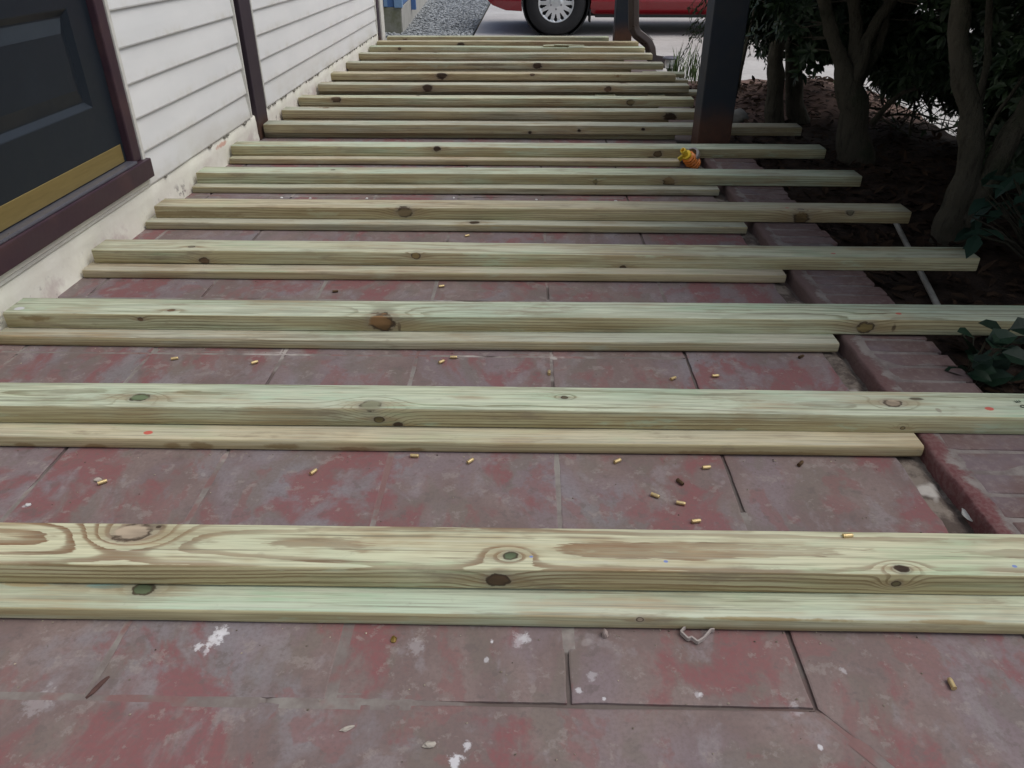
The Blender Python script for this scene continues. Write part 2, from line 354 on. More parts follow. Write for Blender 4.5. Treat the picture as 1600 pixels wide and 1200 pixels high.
for j in range(NY):
    for i in range(n_-1): fs.append((j*n_+i, j*n_+i+1, (j+1)*n_+i+1, (j+1)*n_+i))
o = obj_from('mortar', vs, [f[::-1] for f in fs], MAT_KMORT, kerb, smooth=True); o.matrix_parent_inverse = Matrix.Translation((-.85, -1.5, 0))

# ------------------------------------------------------------------ treated lumber
PAL = {  # early wood, late wood, tint
    'pale':  ((.485, .475, .335), (.235, .17, .08), (.39, .445, .33)),
    'mint':  ((.465, .495, .37), (.20, .195, .105), (.36, .45, .345)),
    'tan':   ((.455, .385, .255), (.28, .19, .095), (.42, .41, .28)),
    'grey':  ((.42, .40, .315), (.18, .15, .095), (.35, .375, .30)),
    'brown': ((.52, .50, .355), (.19, .10, .048), (.44, .47, .345)),
    'pink':  ((.43, .365, .27), (.27, .19, .125), (.39, .385, .28)),
}
def wood(name, seed, L, W, H, pal='pale', pith=(.045, -.05), F=125., late=.75, warp=.011, tilt=.006, knots=(), dots=(), sharp=.62, spots=(), streak=.9, uptintk=.28):
    """ring field of a sawn board: distance to a pith line outside the board, pushed up round each knot"""
    m = M(name); c = m.co(); e_, l_, t_ = PAL[pal]; e_ = tuple(x*k for x, k in zip(e_, (1.13, 1.15, 1.10))); t_ = tuple(x*k for x, k in zip(t_, (1.10, 1.15, 1.10))); so_ = (seed*3.17 % 40, seed*7.31 % 40, seed*1.93 % 40)
    sep = m.node('ShaderNodeSeparateXYZ'); m.set(sep.inputs[0], c); X, Y, Z = sep.outputs
    wv = m.noise(m.scale(c, (1.6, 8, 8), so_), 1, 3, .5); wf = m.noise(m.scale(c, (9, 40, 40), so_), 1, 2, .5)
    dy = m.math('SUBTRACT', m.math('MULTIPLY_ADD', X, tilt, Y), pith[0]); dz = m.math('SUBTRACT', Z, pith[1])
    R = m.math('SQRT', m.math('ADD', m.math('MULTIPLY', dy, dy), m.math('MULTIPLY', dz, dz)))
    R = m.math('ADD', R, m.math('MULTIPLY', m.math('SUBTRACT', wv, .5), warp*2)); R = m.math('ADD', R, m.math('MULTIPLY', m.math('SUBTRACT', wf, .5), .0026)); fb = m.noise(m.scale(c, (26, 420, 420), so_), 1, 2, .6); R = m.math('ADD', R, m.math('MULTIPLY', m.math('SUBTRACT', fb, .5), .0019))
    cores = None; halo = None
    for (kx, ky, kz, rx, ry, rz, amp, kc) in knots:
        q = m.vm('MULTIPLY', m.vm('SUBTRACT', c, (kx, ky, kz)), (1/rx, 1/ry, 1/rz))
        d2 = m.vm('DOT_PRODUCT', q, q)
        qf = m.vm('MULTIPLY', q, (.36, .55, .55)); d2f = m.vm('DOT_PRODUCT', qf, qf)
        g = m.math('EXPONENT', m.math('MULTIPLY', d2f, -1.)); R = m.math('MULTIPLY_ADD', g, amp, R)
        dd = m.math('ADD', m.math('SQRT', d2), m.math('MULTIPLY', m.math('SUBTRACT', wf, .5), .9))
        cores = (cores or []) + [(dd, kc)]
    cv = m.node('ShaderNodeCombineXYZ'); m.set(cv.inputs[0], m.math('MULTIPLY', R, F*.42)); m.set(cv.inputs[1], seed*1.7)
    s = m.math('FRACT', m.math('MULTIPLY_ADD', m.noise(cv.outputs[0], 1, 2), 1.5, m.math('MULTIPLY', R, F)))
    a = m.math('MULTIPLY', m.sstep(s, sharp, sharp+.20), m.sstep(s, 1.0, .955)); a = m.math('MULTIPLY', a, m.sstep(s, sharp-.1, .95, .55, 1.))
    # the ring strength itself varies along the board
    a = m.math('MULTIPLY', a, m.sstep(m.noise(m.scale(c, (2.2, 14, 14), (so_[1], so_[2], so_[0])), 1, 3), .34, .62, .38*late, late))
    col = m.mix(a, e_, l_)
    col = m.mix(m.sstep(m.noise(m.scale(c, (2.4, 10, 10), (so_[2], so_[0], so_[1])), 1, 3), .45, .66, 0, .75), col, m.mix(m.math('MULTIPLY', a, .8), t_, l_))
    col = m.mix(m.sstep(m.noise(m.scale(c, (3.3, 16, 16), (so_[0], so_[0], so_[1])), 1, 4, .6), .54, .72, 0, .42), col, (.30, .245, .165))
    big = m.noise(m.scale(c, (3.2, 7, 7), (so_[1], so_[1], so_[2])), 1, 4, .6); st2 = m.noise(m.scale(c, (2.5, 95, 95), (so_[2], so_[0], so_[0])), 1, 4, .62)
    col = m.mix(m.math('MULTIPLY', m.sstep(big, .5, .64), m.sstep(st2, .38, .6, .25, .85)), col, (.345, .245, .135))
    col = m.mix(m.math('MULTIPLY', m.sstep(big, .46, .34), m.sstep(st2, .4, .62, .1, .8)), col, tuple(x*y for x, y in zip(t_, (.82, .96, .85))))
    fs_ = m.noise(m.scale(c, (6, 300, 300), so_), 1, 4, .65); col = m.mix(m.sstep(fs_, .40, .70, 0, streak), col, tuple(x*.5 for x in e_)); col = m.mix(m.sstep(st2, .55, .70, 0, .65), col, tuple(x*.55 for x in l_)); col = m.mix(m.sstep(st2, .44, .30, 0, .4), col, (.56, .55, .44))
    dirt = m.noise(m.scale(c, (1, 1.6, 1.6), so_), 24, 5, .72); col = m.mix(m.sstep(dirt, .6, .78, 0, .4), col, (.16, .14, .11))
    ck = m.noise(m.scale(c, (2.2, 190, 190), so_), 1, 2, .5); ckm = m.math('MULTIPLY', m.sstep(ck, .62, .70), m.sstep(m.noise(m.scale(c, (1.1, 9, 9), so_), 1, 2), .42, .6)); col = m.mix(m.math('MULTIPLY', ckm, .6), col, (.14, .125, .08))
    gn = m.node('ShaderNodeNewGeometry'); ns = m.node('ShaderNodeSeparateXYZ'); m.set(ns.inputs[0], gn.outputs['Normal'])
    upf = m.sstep(ns.outputs[2], .55, .9); uptint = m.math('MULTIPLY', upf, m.sstep(m.noise(m.scale(c, (1.7, 14, 14), (so_[1], so_[0], so_[2])), 1, 5, .65), .3, .66, 0, uptintk))
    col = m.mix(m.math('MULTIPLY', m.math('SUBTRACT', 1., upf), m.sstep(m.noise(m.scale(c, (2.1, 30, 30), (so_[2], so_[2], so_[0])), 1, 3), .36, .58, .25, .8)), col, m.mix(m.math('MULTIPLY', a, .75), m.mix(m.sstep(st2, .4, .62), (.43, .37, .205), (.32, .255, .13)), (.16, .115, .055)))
    col = m.mix(uptint, col, (.55, .575, .50))  # faces turned up are tinted paler, upright faces tan
    smu = m.noise(m.scale(c, (5, 22, 22), (so_[2], so_[1], so_[0])), 1, 5, .7); col = m.mix(m.sstep(smu, .56, .70, 0, .6), col, (.23, .19, .13)); col = m.mix(m.sstep(smu, .42, .3, 0, .5), col, t_)
    nk = m.noise(m.scale(c, (55, 80, 80), so_), 1, 3, .6)
    for (sx, sy, sz, rx, ry, rz, sc) in spots:
        q = m.vm('LENGTH', m.vm('MULTIPLY', m.vm('SUBTRACT', c, (sx, sy, sz)), (1/rx, 1/ry, 1/rz)))
        q = m.math('ADD', q, m.math('ADD', m.math('MULTIPLY', m.math('SUBTRACT', wf, .5), 1.6), m.math('MULTIPLY', m.math('SUBTRACT', nk, .5), .9))); col = m.mix(m.sstep(q, 1.15, .6, 0, .8), col, sc)
    for (kx, ky, kz, rx, ry, rz, amp, kc) in knots:
        q = m.vm('LENGTH', m.vm('MULTIPLY', m.vm('SUBTRACT', c, (kx, ky, kz)), (1/(rx*5.5), 1/(ry*1.25), 1/(rz*1.25))))
        q = m.math('ADD', q, m.math('MULTIPLY', m.math('SUBTRACT', st2, .5), 2.2)); col = m.mix(m.sstep(q, 1., .35, 0, .55), col, (.24, .165, .085))
    for dd, kc in (cores or []):
        dd = m.math('ADD', dd, m.math('MULTIPLY', m.math('SUBTRACT', nk, .5), 1.1))
        tone = m.mix(m.sstep(wf, .35, .65), tuple(min(1, x*1.2) for x in kc), tuple(x*.62 for x in kc))
        col = m.mix(m.sstep(dd, 1.9, 1.0, 0, .35), col, tuple(.5*x+.12 for x in kc))
        rim = m.math('MULTIPLY', m.math('MULTIPLY', m.sstep(dd, .66, .98), m.sstep(dd, 1.2, 1.0)), m.sstep(wf, .36, .5)); col = m.mix(m.sstep(dd, 1.15, .8), col, tone); col = m.mix(m.math('MULTIPLY', rim, .85), col, (.04, .024, .015))
    for (px, py, pz, r, dc) in dots:
        q = m.vm('LENGTH', m.vm('MULTIPLY', m.vm('SUBTRACT', c, (px, py, pz)), (.75, 1, 1)))
        q = m.math('ADD', q, m.math('MULTIPLY', m.math('SUBTRACT', dirt, .5), r*.8)); col = m.mix(m.sstep(q, r, r*.72, 0, .9), col, dc)
    hb = m.math('ADD', m.math('MULTIPLY', a, .5), m.math('MULTIPLY', fs_, .6)); m.bump(hb, .3, .0012)
    return m.out(col, m.sstep(fs_, .3, .7, .62, .85), spec=.25)
def board_mesh(L, W, H, r, seed, bow=.002):
    n = max(8, int(L/.06)); prof = []
    rr = random.Random(seed)
    for (cy, cz, a0) in ((r, r, pi), (W-r, r, 1.5*pi), (W-r, H-r, 0), (r, H-r, .5*pi)):
        for k in range(4):
            a = a0+k*pi/6; prof.append((cy+r*cos(a), cz+r*sin(a)))
    N = len(prof); vs = []; fs = []; p1, p2 = rr.uniform(0, 6), rr.uniform(0, 6)
    xs = [0, .0018]+[L*i/n for i in range(1, n)]+[L-.0018, L]
    for i, x in enumerate(xs):
        inset = .0016 if i in (0, len(xs)-1) else 0
        by = bow*sin(p1+x*1.25*pi/L); bz = .0012*sin(p2+x*1.6*pi/L)+.0008*nz(x*3, seed)
        for k, (y, z) in enumerate(prof):
            yy = y+(inset if y < W/2 else -inset)+by+.0006*nz(x*5, k*.9, seed); zz = z+bz+(inset if z < H/2 else -inset)+.0005*nz(x*6, k*.7, seed+9)
            if inset: xx = x
            else: xx = x
            vs.append((xx, yy, zz))
    for i in range(len(xs)-1):
        for k in range(N): fs.append((i*N+k, (i+1)*N+k, (i+1)*N+(k+1) % N, i*N+(k+1) % N))
    fs.append(tuple(range(N))); fs.append(tuple(range((len(xs)-1)*N, len(xs)*N))[::-1])
    return vs, fs
NSEED = [0]
def board(name, label, cat, group, x0, x1, y, z, W, H, rz=0., r=.0034, knots=(), dots=(), spots=(), nrand=0, **kw):
    """knots: (u, v, 't'|'f', r, amp, colour) seen on the top or the front face at that place"""
    NSEED[0] += 1; sd_ = NSEED[0]; L = x1-x0; rr = random.Random(sd_*13)
    def loc(u, v, face):
        p = at_z(u, v, z+H) if face == 't' else at_y(u, v, y+(0 if abs(rz) < 1e-9 else 0))
        return (p.x-x0, min(max(p.y-y, 0), W) if face == 't' else .0, H if face == 't' else min(max(p.z-z, 0), H))
    ks = []
    for (u, v, f, kr, amp, kc) in knots:
        x, yy, zz = loc(u, v, f)
        kr = kr*(1.0 if v > 600 else 1.22); ks.append((x, yy, zz, kr*1.35, kr if f == 't' else kr*1.7, kr*1.7 if f == 't' else kr, amp, kc))
    for _ in range(nrand):
        f = rr.random() < .45; kr = rr.uniform(.006, .015)
        ks.append((rr.uniform(.1, L-.1), rr.uniform(.01, W-.01) if f else 0, H if f else rr.uniform(.006, H-.006), kr*1.35, kr if f else kr*1.7, kr*1.7 if f else kr, rr.uniform(.008, .02), rr.choice(KC)))
    ds = []
    for (u, v, f, dr, dc) in dots: ds.append((*loc(u, v, f), dr, dc))
    sp = []
    for (u, v, f, rx, rv, sc) in spots: sp.append((*loc(u, v, f), rx, rv, rv, sc))
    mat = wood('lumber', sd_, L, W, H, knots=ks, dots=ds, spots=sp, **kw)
    vs, fs = board_mesh(L, W, H, r, sd_, bow=rr.uniform(-.004, .004))
    o = obj_from(name, vs, fs, mat, None, (x0, y, z)); o.rotation_euler = (rr.uniform(-.006, .006), 0, rz)
    o.data.polygons.foreach_set('use_smooth', [len(p.vertices) == 4 for p in o.data.polygons])
    return tag(o, label, cat, group)
KB = (.125, .078, .045); KG = (.12, .155, .085); KD = (.05, .032, .02); KP = (.36, .29, .21); KC = [KB, KD, (.2, .13, .06)]
RED = (.50, .085, .065); BLUE = (.16, .23, .5); STAIN = (.235, .17, .08)
SP = .4064; GU = 'upper joists laid across the porch in pairs'; GL = 'lower boards lying under the joists'
WU, HU, TL = .0885, .040, .0262
UP = [
 dict(label='closest joist, boldly banded brown grain with a large oval knot ringed by contours', pal='brown', pith=(.05, -.0385), F=150, late=1., warp=.013, sharp=.48, streak=.6, uptintk=.08,
      knots=[(208, 832, 't', .019, .034, KP), (798, 868, 't', .008, .016, KG), (1408, 888, 't', .007, .02, KD), (778, 905, 'f', .0125, .012, KB), (1400, 912, 'f', .006, .02, (.2, .17, .09))],
      dots=[(830, 870, 't', .0028, BLUE), (1040, 877, 't', .003, BLUE), (1584, 884, 't', .003, BLUE), (248, 823, 't', .004, KD)],
      spots=[(238, 823, 't', .022, .008, KD), (208, 838, 't', .03, .003, (.09, .05, .03))]),
 dict(label='second joist from the camera, two greenish eye knots, black ink stamp at right', pal='mint', pith=(.05, -.05), F=170, late=1., warp=.010, sharp=.66,
      knots=[(218, 622, 't', .0125, .02, KG), (580, 633, 't', .0135, .022, (.2, .2, .13)), (882, 621, 't', .006, .008, (.16, .13, .08)), (1395, 629, 't', .013, .018, KP), (622, 664, 'f', .006, .008, KD), (592, 656, 'f', .007, .006, (.16, .13, .06)), (1410, 668, 'f', .004, .018, (.3, .24, .12))],
      dots=[(1545, 637, 't', .0075, RED)], spots=[(1432, 622, 't', .012, .004, KD), (1466, 640, 't', .006, .010, (.25, .22, .17))]),
 dict(label='third joist from the camera, large cracked oval knot left of centre on its front edge', pal='mint', pith=(.03, -.045), F=140, late=1., warp=.013, sharp=.6,
      knots=[(598, 505, 'f', .0165, .02, (.21, .12, .055)), (1352, 512, 'f', .0115, .012, (.2, .15, .06)), (268, 484, 't', .0055, .007, KB), (220, 498, 'f', .004, .006, KB)],
      dots=[(1403, 490, 't', .006, RED), (30, 482, 't', .010, (.6, .6, .62))], spots=[(592, 489, 't', .022, .0045, (.07, .05, .035)), (612, 509, 'f', .008, .011, (.36, .33, .25)), (624, 510, 'f', .005, .013, (.03, .02, .015)), (1397, 512, 'f', .006, .012, (.05, .03, .02)), (1372, 490, 't', .028, .004, (.16, .10, .055)), (60, 497, 'f', .05, .009, (.2, .14, .06))]),
 dict(label='fourth joist from the camera, yellowish front edge carrying three small knots', pal='pale', pith=(.05, -.055), F=140, late=.95, warp=.010,
      knots=[(318, 408, 'f', .008, .014, KB), (650, 400, 'f', .007, .009, (.22, .16, .07)), (973, 417, 'f', .006, .010, KB), (300, 386, 't', .006, .004, (.18, .16, .11))], dots=[(1302, 395, 't', .006, (.5, .16, .13))],
      spots=[(972, 417, 'f', .004, .004, KD), (1000, 392, 't', .08, .006, (.36, .34, .27))]),
 dict(label='fifth joist from the camera, twisted dark knot, round brown knot near its free end', pal='tan', pith=(.055, -.04), F=150, late=1., warp=.009, sharp=.6,
      knots=[(632, 331, 'f', .0135, .018, (.16, .12, .065)), (1250, 340, 'f', .0155, .012, (.15, .10, .045)), (1330, 331, 't', .007, .006, (.16, .14, .09)), (1250, 326, 't', .006, .016, KP)], dots=[(1229, 324, 't', .006, (.5, .17, .14))],
      spots=[(622, 324, 'f', .014, .005, KD), (300, 335, 'f', .2, .012, (.25, .19, .10))]),
 dict(label='sixth joist from the camera, mint green with a dark split and blotched knot', pal='mint', pith=(.04, -.07), F=130, late=.85, warp=.010,
      knots=[(1045, 284, 'f', .0125, .01, (.2, .14, .07)), (930, 284, 'f', .005, .008, (.16, .13, .06)), (520, 265, 't', .005, .004, (.16, .12, .08))], spots=[(931, 285, 'f', .004, .017, KD), (925, 271, 't', .03, .004, (.2, .17, .12))]),
 dict(label="seventh joist from the camera, passing in front of the big dark post's foot", pal='mint', pith=(.05, -.06), F=130, late=.85,
      knots=[(683, 232, 'f', .009, .006, KD), (1028, 241, 'f', .011, .01, (.13, .09, .05))], spots=[(1018, 246, 'f', .025, .006, KD)]),
 dict(label='eighth joist from the camera, passing behind the big dark post, dotted with three pin knots', pal='grey', pith=(.05, -.06), F=130, late=.8,
      knots=[(828, 207, 'f', .006, .004, KD), (905, 204, 'f', .006, .004, KD), (1005, 202, 'f', .006, .004, KD)], dots=[(1160, 192, 't', .012, (.5, .3, .27))]),
]
XL = -1.245
RX = [1.262, 1.266, 1.285, 1.264, 1.248, 1.246, 1.250, 1.279]
LX = [-1.243, -1.243, -1.238, -1.232, -1.226, -1.240, -1.247, -1.238]
RZ = [-.0008, -.0012, -.001, -.0006, -.0035, -.0006, 0, .001]
uppers = []
for i, d in enumerate(UP):
    kw = dict(d); lab = kw.pop('label')
    yy = .793+SP*i-(.006 if i == 0 else 0)+(.012 if i == 7 else 0)
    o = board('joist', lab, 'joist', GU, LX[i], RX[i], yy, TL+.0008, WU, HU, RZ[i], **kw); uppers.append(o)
LO = [
 dict(label='closest lower board, smooth pale mint, dark green half knot at left', pal='mint', pith=(.04, -.2), F=95, late=.5, warp=.012,
      knots=[(225, 919, 't', .013, .014, KG), (1000, 969, 'f', .004, .01, KP)], spots=[(170, 915, 't', .03, .005, (.20, .36, .33)), (40, 912, 't', .04, .006, (.36, .28, .15)), (1180, 967, 'f', .16, .0045, (.27, .2, .085)), (1480, 972, 'f', .07, .004, (.3, .23, .12))]),
 dict(label='second lower board from the camera, tan with a red dot and brown edge blotches', pal='tan', pith=(.04, -.12), F=95, late=.55,
      dots=[(231, 675, 't', .0075, RED)], spots=[(40, 696, 'f', .02, .008, STAIN), (150, 697, 'f', .025, .008, STAIN), (270, 697, 'f', .02, .008, STAIN), (312, 697, 'f', .025, .008, STAIN), (440, 697, 'f', .045, .007, STAIN), (550, 701, 'f', .05, .006, (.25, .17, .09)), (650, 702, 'f', .03, .006, STAIN), (1200, 708, 'f', .15, .005, STAIN)]),
 dict(label='third lower board from the camera, bleached and streaked lengthwise, with a rounded end', pal='grey', pith=(.02, -.03), F=170, late=.95, warp=.006, streak=1.),
 dict(label='fourth lower board from the camera, dull brownish pink face under the yellow edged joist', pal='pink', pith=(.05, -.09), F=70, late=.4, streak=.8),
 dict(label='fifth lower board from the camera, streaked grey green under the twisted knot joist', pal='grey', pith=(.04, -.08), F=80, late=.55, nrand=1, streak=.8),
 dict(label='sixth lower board from the camera, weathered grey, tucked under the mint green joist', pal='grey', pith=(.04, -.08), F=70, late=.5, streak=.8),
 dict(label='seventh lower board from the camera, pinkish brown, stopping at the orange nozzle', pal='pink', pith=(.04, -.08), F=70, late=.5, streak=.8),
]
LRX = [.745, .741, .728, .724, .716, .715, .64]
for i, d in enumerate(LO):
    kw = dict(d); lab = kw.pop('label')
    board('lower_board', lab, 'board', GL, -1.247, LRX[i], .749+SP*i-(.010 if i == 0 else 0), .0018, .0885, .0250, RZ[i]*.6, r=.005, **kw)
# far joists, each on a short lower board
FARY = [3.985, 4.325, 4.745, 5.15, 5.615, 6.075, 6.455, 6.80, 7.13]
FARX = [.955, .905, .956, .945, .938, .927, .92, .915, .70]
FLAB = ['ninth joist from the camera, ending at the left side of the big dark post', 'tenth joist from the camera, brown half moon knot close to the wall', 'eleventh joist from the camera, dark blurred knot mid length, end beside the big post',
        'twelfth joist from the camera, arched dark knot, loose board showing past its end', 'thirteenth joist from the camera, long dark stain, its end below the solar light', 'fourteenth joist from the camera, ending just short of the downspout foot',
        'fifteenth joist from the camera, carrying loose pale wood shims', 'sixteenth joist from the camera, passing right in front of the far post', 'last joist at the far porch edge, pale top, stopping at the far post']
FK = [[(1047, 184, 'f', .018, .01, KD)], [(525, 155, 'f', .014, .008, (.09, .06, .035)), (985, 160, 'f', .012, .008, (.15, .12, .06))], [(668, 138, 'f', .016, .008, KD), (950, 139, 'f', .012, .008, KB)], [(690, 118, 'f', .018, .02, KD), (832, 116, 'f', .008, .006, KB)],
      [(840, 103, 'f', .016, .008, KD)], [], [], [(720, 71, 'f', .016, .01, KD)], []]
FPAL = ['grey', 'pale', 'grey', 'tan', 'grey', 'grey', 'mint', 'tan', 'pale']
for i, y in enumerate(FARY):
    sp = [(760, 101, 'f', .2, .01, (.17, .14, .09))] if i == 4 else ([(900, 67, 'f', .5, .02, (.22, .15, .09))] if i == 7 else [])
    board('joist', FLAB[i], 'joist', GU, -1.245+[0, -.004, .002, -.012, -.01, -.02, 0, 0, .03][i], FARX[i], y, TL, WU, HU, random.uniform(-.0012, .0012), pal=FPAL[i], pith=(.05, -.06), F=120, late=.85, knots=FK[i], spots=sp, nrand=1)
FL2 = ['lower board hidden under the ninth joist', 'lower board under the tenth joist', 'lower board poking out past the end of the eleventh joist near the big post', 'lower board poking out past the end of the twelfth joist', 'lower board under the thirteenth joist', 'lower board under the fourteenth joist',
       'lower board under the fifteenth joist', 'lower board under the sixteenth joist', 'lower board under the last joist']
board('lower_board', 'lower board set back in the shadow under the eighth joist', 'board', GL, -1.247, .70, 3.68, 0, .0885, .0258, 0, r=.005, pal='grey', F=80)
for i, y in enumerate(FARY):
    x1 = [.72, .72, 1.03, 1.035, .72, .72, .72, .72, .69][i]
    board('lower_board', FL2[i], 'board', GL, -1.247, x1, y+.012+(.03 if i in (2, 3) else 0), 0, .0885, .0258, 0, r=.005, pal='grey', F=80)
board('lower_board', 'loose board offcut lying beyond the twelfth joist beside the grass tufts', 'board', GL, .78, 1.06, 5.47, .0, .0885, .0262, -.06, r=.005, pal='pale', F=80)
# ink stamp at the right end of the second joist
mi = M('stamp ink').out((.035, .045, .035), .8)
for ch, u, v, rz_ in (('E', 1589, 627, 1.75), ('D', 1598, 634.5, 1.6)):
    cu = bpy.data.curves.new('ink', 'FONT'); cu.body = ch; cu.size = .016; cu.align_x = 'CENTER'; cu.align_y = 'CENTER'; cu.extrude = .0002
    tmp = bpy.data.objects.new('tmp', cu); me = bpy.data.meshes.new_from_object(tmp); bpy.data.objects.remove(tmp)
    st = bpy.data.objects.new('ink_stamp', me); COL.objects.link(st); me.materials.append(mi)
    p = at_z(u, v, TL+HU); st.parent = uppers[1]; st.location = (p.x-LX[1], p.y-uppers[1].location.y, HU+.0006); st.rotation_euler.z = rz_
# thin shims and offcuts
def shim(label, x, y, z, L, W, H, rz, rx=0., pal='pale'):
    NSEED[0] += 1
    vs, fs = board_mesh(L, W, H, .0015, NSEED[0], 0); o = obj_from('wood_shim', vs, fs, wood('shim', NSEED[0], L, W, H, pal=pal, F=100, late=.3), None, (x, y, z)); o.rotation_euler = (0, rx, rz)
    return tag(o, label, 'shim', 'loose shims and offcuts of wood')
y15 = FARY[6]; zt = TL+HU
shim('wider pale shim lying on top of the fifteenth joist', at_z(849, 74, zt).x, y15+.012, zt+.001, .20, .05, .010, .03)
shim('thin pale shim tilted beside the wider one on the fifteenth joist', at_z(866, 74, zt).x, y15+.006, zt+.0118, .235, .030, .006, -.02, .012)
for (u, v, L, lab) in ((930, 149.5, .12, 'left one of two small pale offcuts lying in front of the eleventh joist'), (1013, 149.5, .10, 'right one of two small pale offcuts lying in front of the eleventh joist'),
                       (1033, 173, .10, 'pale offcut on the dark floor behind the ninth joist, close to the big post'), (868, 129, .30, 'long thin slip of wood on the floor under the twelfth joist')):
    p = at_z(u, v, .01); shim(lab, p.x, p.y, .0008, L, .045, .012, random.uniform(-.05, .05))
# ------------------------------------------------------------------ house with door
def child(o, root):
    o.parent = root; o.matrix_parent_inverse = Matrix.Translation(-Vector(root.location)); return o
house = empty('house', (-1.26, 3.5, 0), label='white lap sided house on a painted foundation with a dark panelled door', cat='house')
m = M('white vinyl siding'); c = m.co(); n = m.noise(m.scale(c, (1, .35, 1)), 7, 5, .6); n2 = m.noise(m.scale(c, (1, 3, 60)), 1, 3)
sepz = m.node('ShaderNodeSeparateXYZ'); m.set(sepz.inputs[0], c)
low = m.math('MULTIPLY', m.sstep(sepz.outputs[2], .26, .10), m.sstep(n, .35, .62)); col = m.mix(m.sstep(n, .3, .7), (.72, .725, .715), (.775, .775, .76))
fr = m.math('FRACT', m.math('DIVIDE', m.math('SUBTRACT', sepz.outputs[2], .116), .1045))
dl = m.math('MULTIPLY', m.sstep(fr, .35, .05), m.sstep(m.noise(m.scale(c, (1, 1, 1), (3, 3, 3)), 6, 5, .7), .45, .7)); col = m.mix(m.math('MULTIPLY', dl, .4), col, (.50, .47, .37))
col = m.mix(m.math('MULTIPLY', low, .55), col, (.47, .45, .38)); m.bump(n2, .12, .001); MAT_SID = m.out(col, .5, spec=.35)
m = M('painted foundation'); c = m.co(); n = m.noise(c, 9, 6, .65); n2 = m.noise(c, 55, 4, .7)
sepz = m.node('ShaderNodeSeparateXYZ'); m.set(sepz.inputs[0], c)
col = m.mix(m.sstep(n, .35, .65), (.73, .71, .62), (.79, .775, .69)); sc_ = m.math('MULTIPLY', m.sstep(m.noise(m.scale(c, (1, 1, 1), (4, 1, 1)), 5, 5, .65), .5, .62), m.sstep(sepz.outputs[2], .085, .03))
col = m.mix(m.math('MULTIPLY', sc_, .6), col, (.47, .38, .36)); col = m.mix(m.sstep(n2, .6, .75, 0, .2), col, (.42, .38, .32))
dk = m.math('MULTIPLY', m.sstep(m.noise(m.scale(c, (1, 1, 1), (8, 2, 1)), 13, 4, .7), .58, .66), m.sstep(sepz.outputs[2], .07, .035)); col = m.mix(m.math('MULTIPLY', dk, .8), col, (.16, .13, .12))
_q = ORG+ray(347, 226)*(-1.257/ray(347, 226).x); rs = m.math('ADD', m.vm('LENGTH', m.vm('MULTIPLY', m.vm('SUBTRACT', c, tuple(_q)), (0, .22, 1.6))), m.math('MULTIPLY', m.math('SUBTRACT', n2, .5), .03)); col = m.mix(m.sstep(rs, .017, .008, 0, .7), col, (.52, .22, .15))
m.bump(m.math('ADD', n, n2), .4, .003); MAT_FOUND = m.out(col, .8, spec=.3)
MAT_WTRIM = worn('white trim', (.66, .65, .60), (.45, .42, .36), 12, .5, .55)
MAT_FRAME = worn('plum brown trim paint', (.046, .024, .034), (.095, .048, .044), 7, .6, .42, fine=70)
MAT_DOOR = worn('dark slate door paint', (.0105, .0155, .0225), (.013, .019, .027), 6, .5, .4, spec=.35, bump=.05)
MAT_BRASS = worn('brass plate', (.33, .25, .095), (.24, .18, .07), 12, .5, .45, metal=.6, stretch=(1, .3, 3), bump=.03)
MAT_THR = worn('threshold metal', (.19, .19, .23), (.13, .13, .16), 12, .5, .35, metal=.6)
MAT_CORE = worn('wall core', (.06, .05, .045), (.03, .03, .03))
def siding(y0, y1, z1=2.55):
    vs = []; fs = []; ny = max(4, int((y1-y0)/.12)); prof = []
    z = .1155
    while z < z1:
        prof += [(-1.2665, z+.0006), (-1.2535, z-.0004), (-1.2522, z+.004), (-1.256, z+.045), (-1.262, z+.1035)]; z += .1045
    N = len(prof)
    for j in range(ny+1):
        y = y0+(y1-y0)*j/ny
        for k, (x, zz) in enumerate(prof):
            wv = .0014*nz(y*2.1, floor(zz/.1045)*3.7)+.0008*nz(y*6, floor(zz/.1045)*1.7, 4); vs.append((x+wv, y, zz+.0016*nz(y*1.1, floor((zz-.1)/.1045)*5.1, 8)))
    for j in range(ny):
        for k in range(N-1): fs.append((j*N+k, j*N+k+1, (j+1)*N+k+1, (j+1)*N+k))
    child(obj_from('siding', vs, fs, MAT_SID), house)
siding(2.478, 3.548); siding(3.788, 6.885); siding(-1.5, 1.36)
# foundation: one parged band, slightly uneven
vs = []; fs = []; NY = 300; prof = [(-1.300, .1145), (-1.262, .113), (-1.2585, .108), (-1.2575, .07), (-1.2565, .03), (-1.2545, .002), (-1.2535, -.02)]; N = len(prof)
for j in range(NY+1):
    y = -1.5+8.62*j/NY
    for k, (x, z) in enumerate(prof): vs.append((x+.0035*nz(y*5, z*20)+.002*nz(y*17, z*40, 3)+(-.01*max(0, nz(y*7, z*9, 6)-.35) if k > 2 else 0), y, z+(.0025*nz(y*9, 2.2) if 0 < k < 3 else 0)))
for j in range(NY):
    for k in range(N-1): fs.append((j*N+k, (j+1)*N+k, (j+1)*N+k+1, j*N+k+1))
child(obj_from('foundation', vs, [f[::-1] for f in fs], MAT_FOUND, smooth=True), house)
bm = bmesh.new(); bm_box(bm, -3.4, -1.285, -1.5, 1.36, -.1, 2.6); bm_box(bm, -3.4, -1.285, 2.475, 7.0, -.1, 2.6); bm_box(bm, -3.4, -1.36, 1.361, 2.474, -.1, 2.6); bm_box(bm, -1.359, -1.29, 1.361, 2.474, 2.15, 2.6)
child(obj_bm('wall_core', bm, MAT_CORE), house)
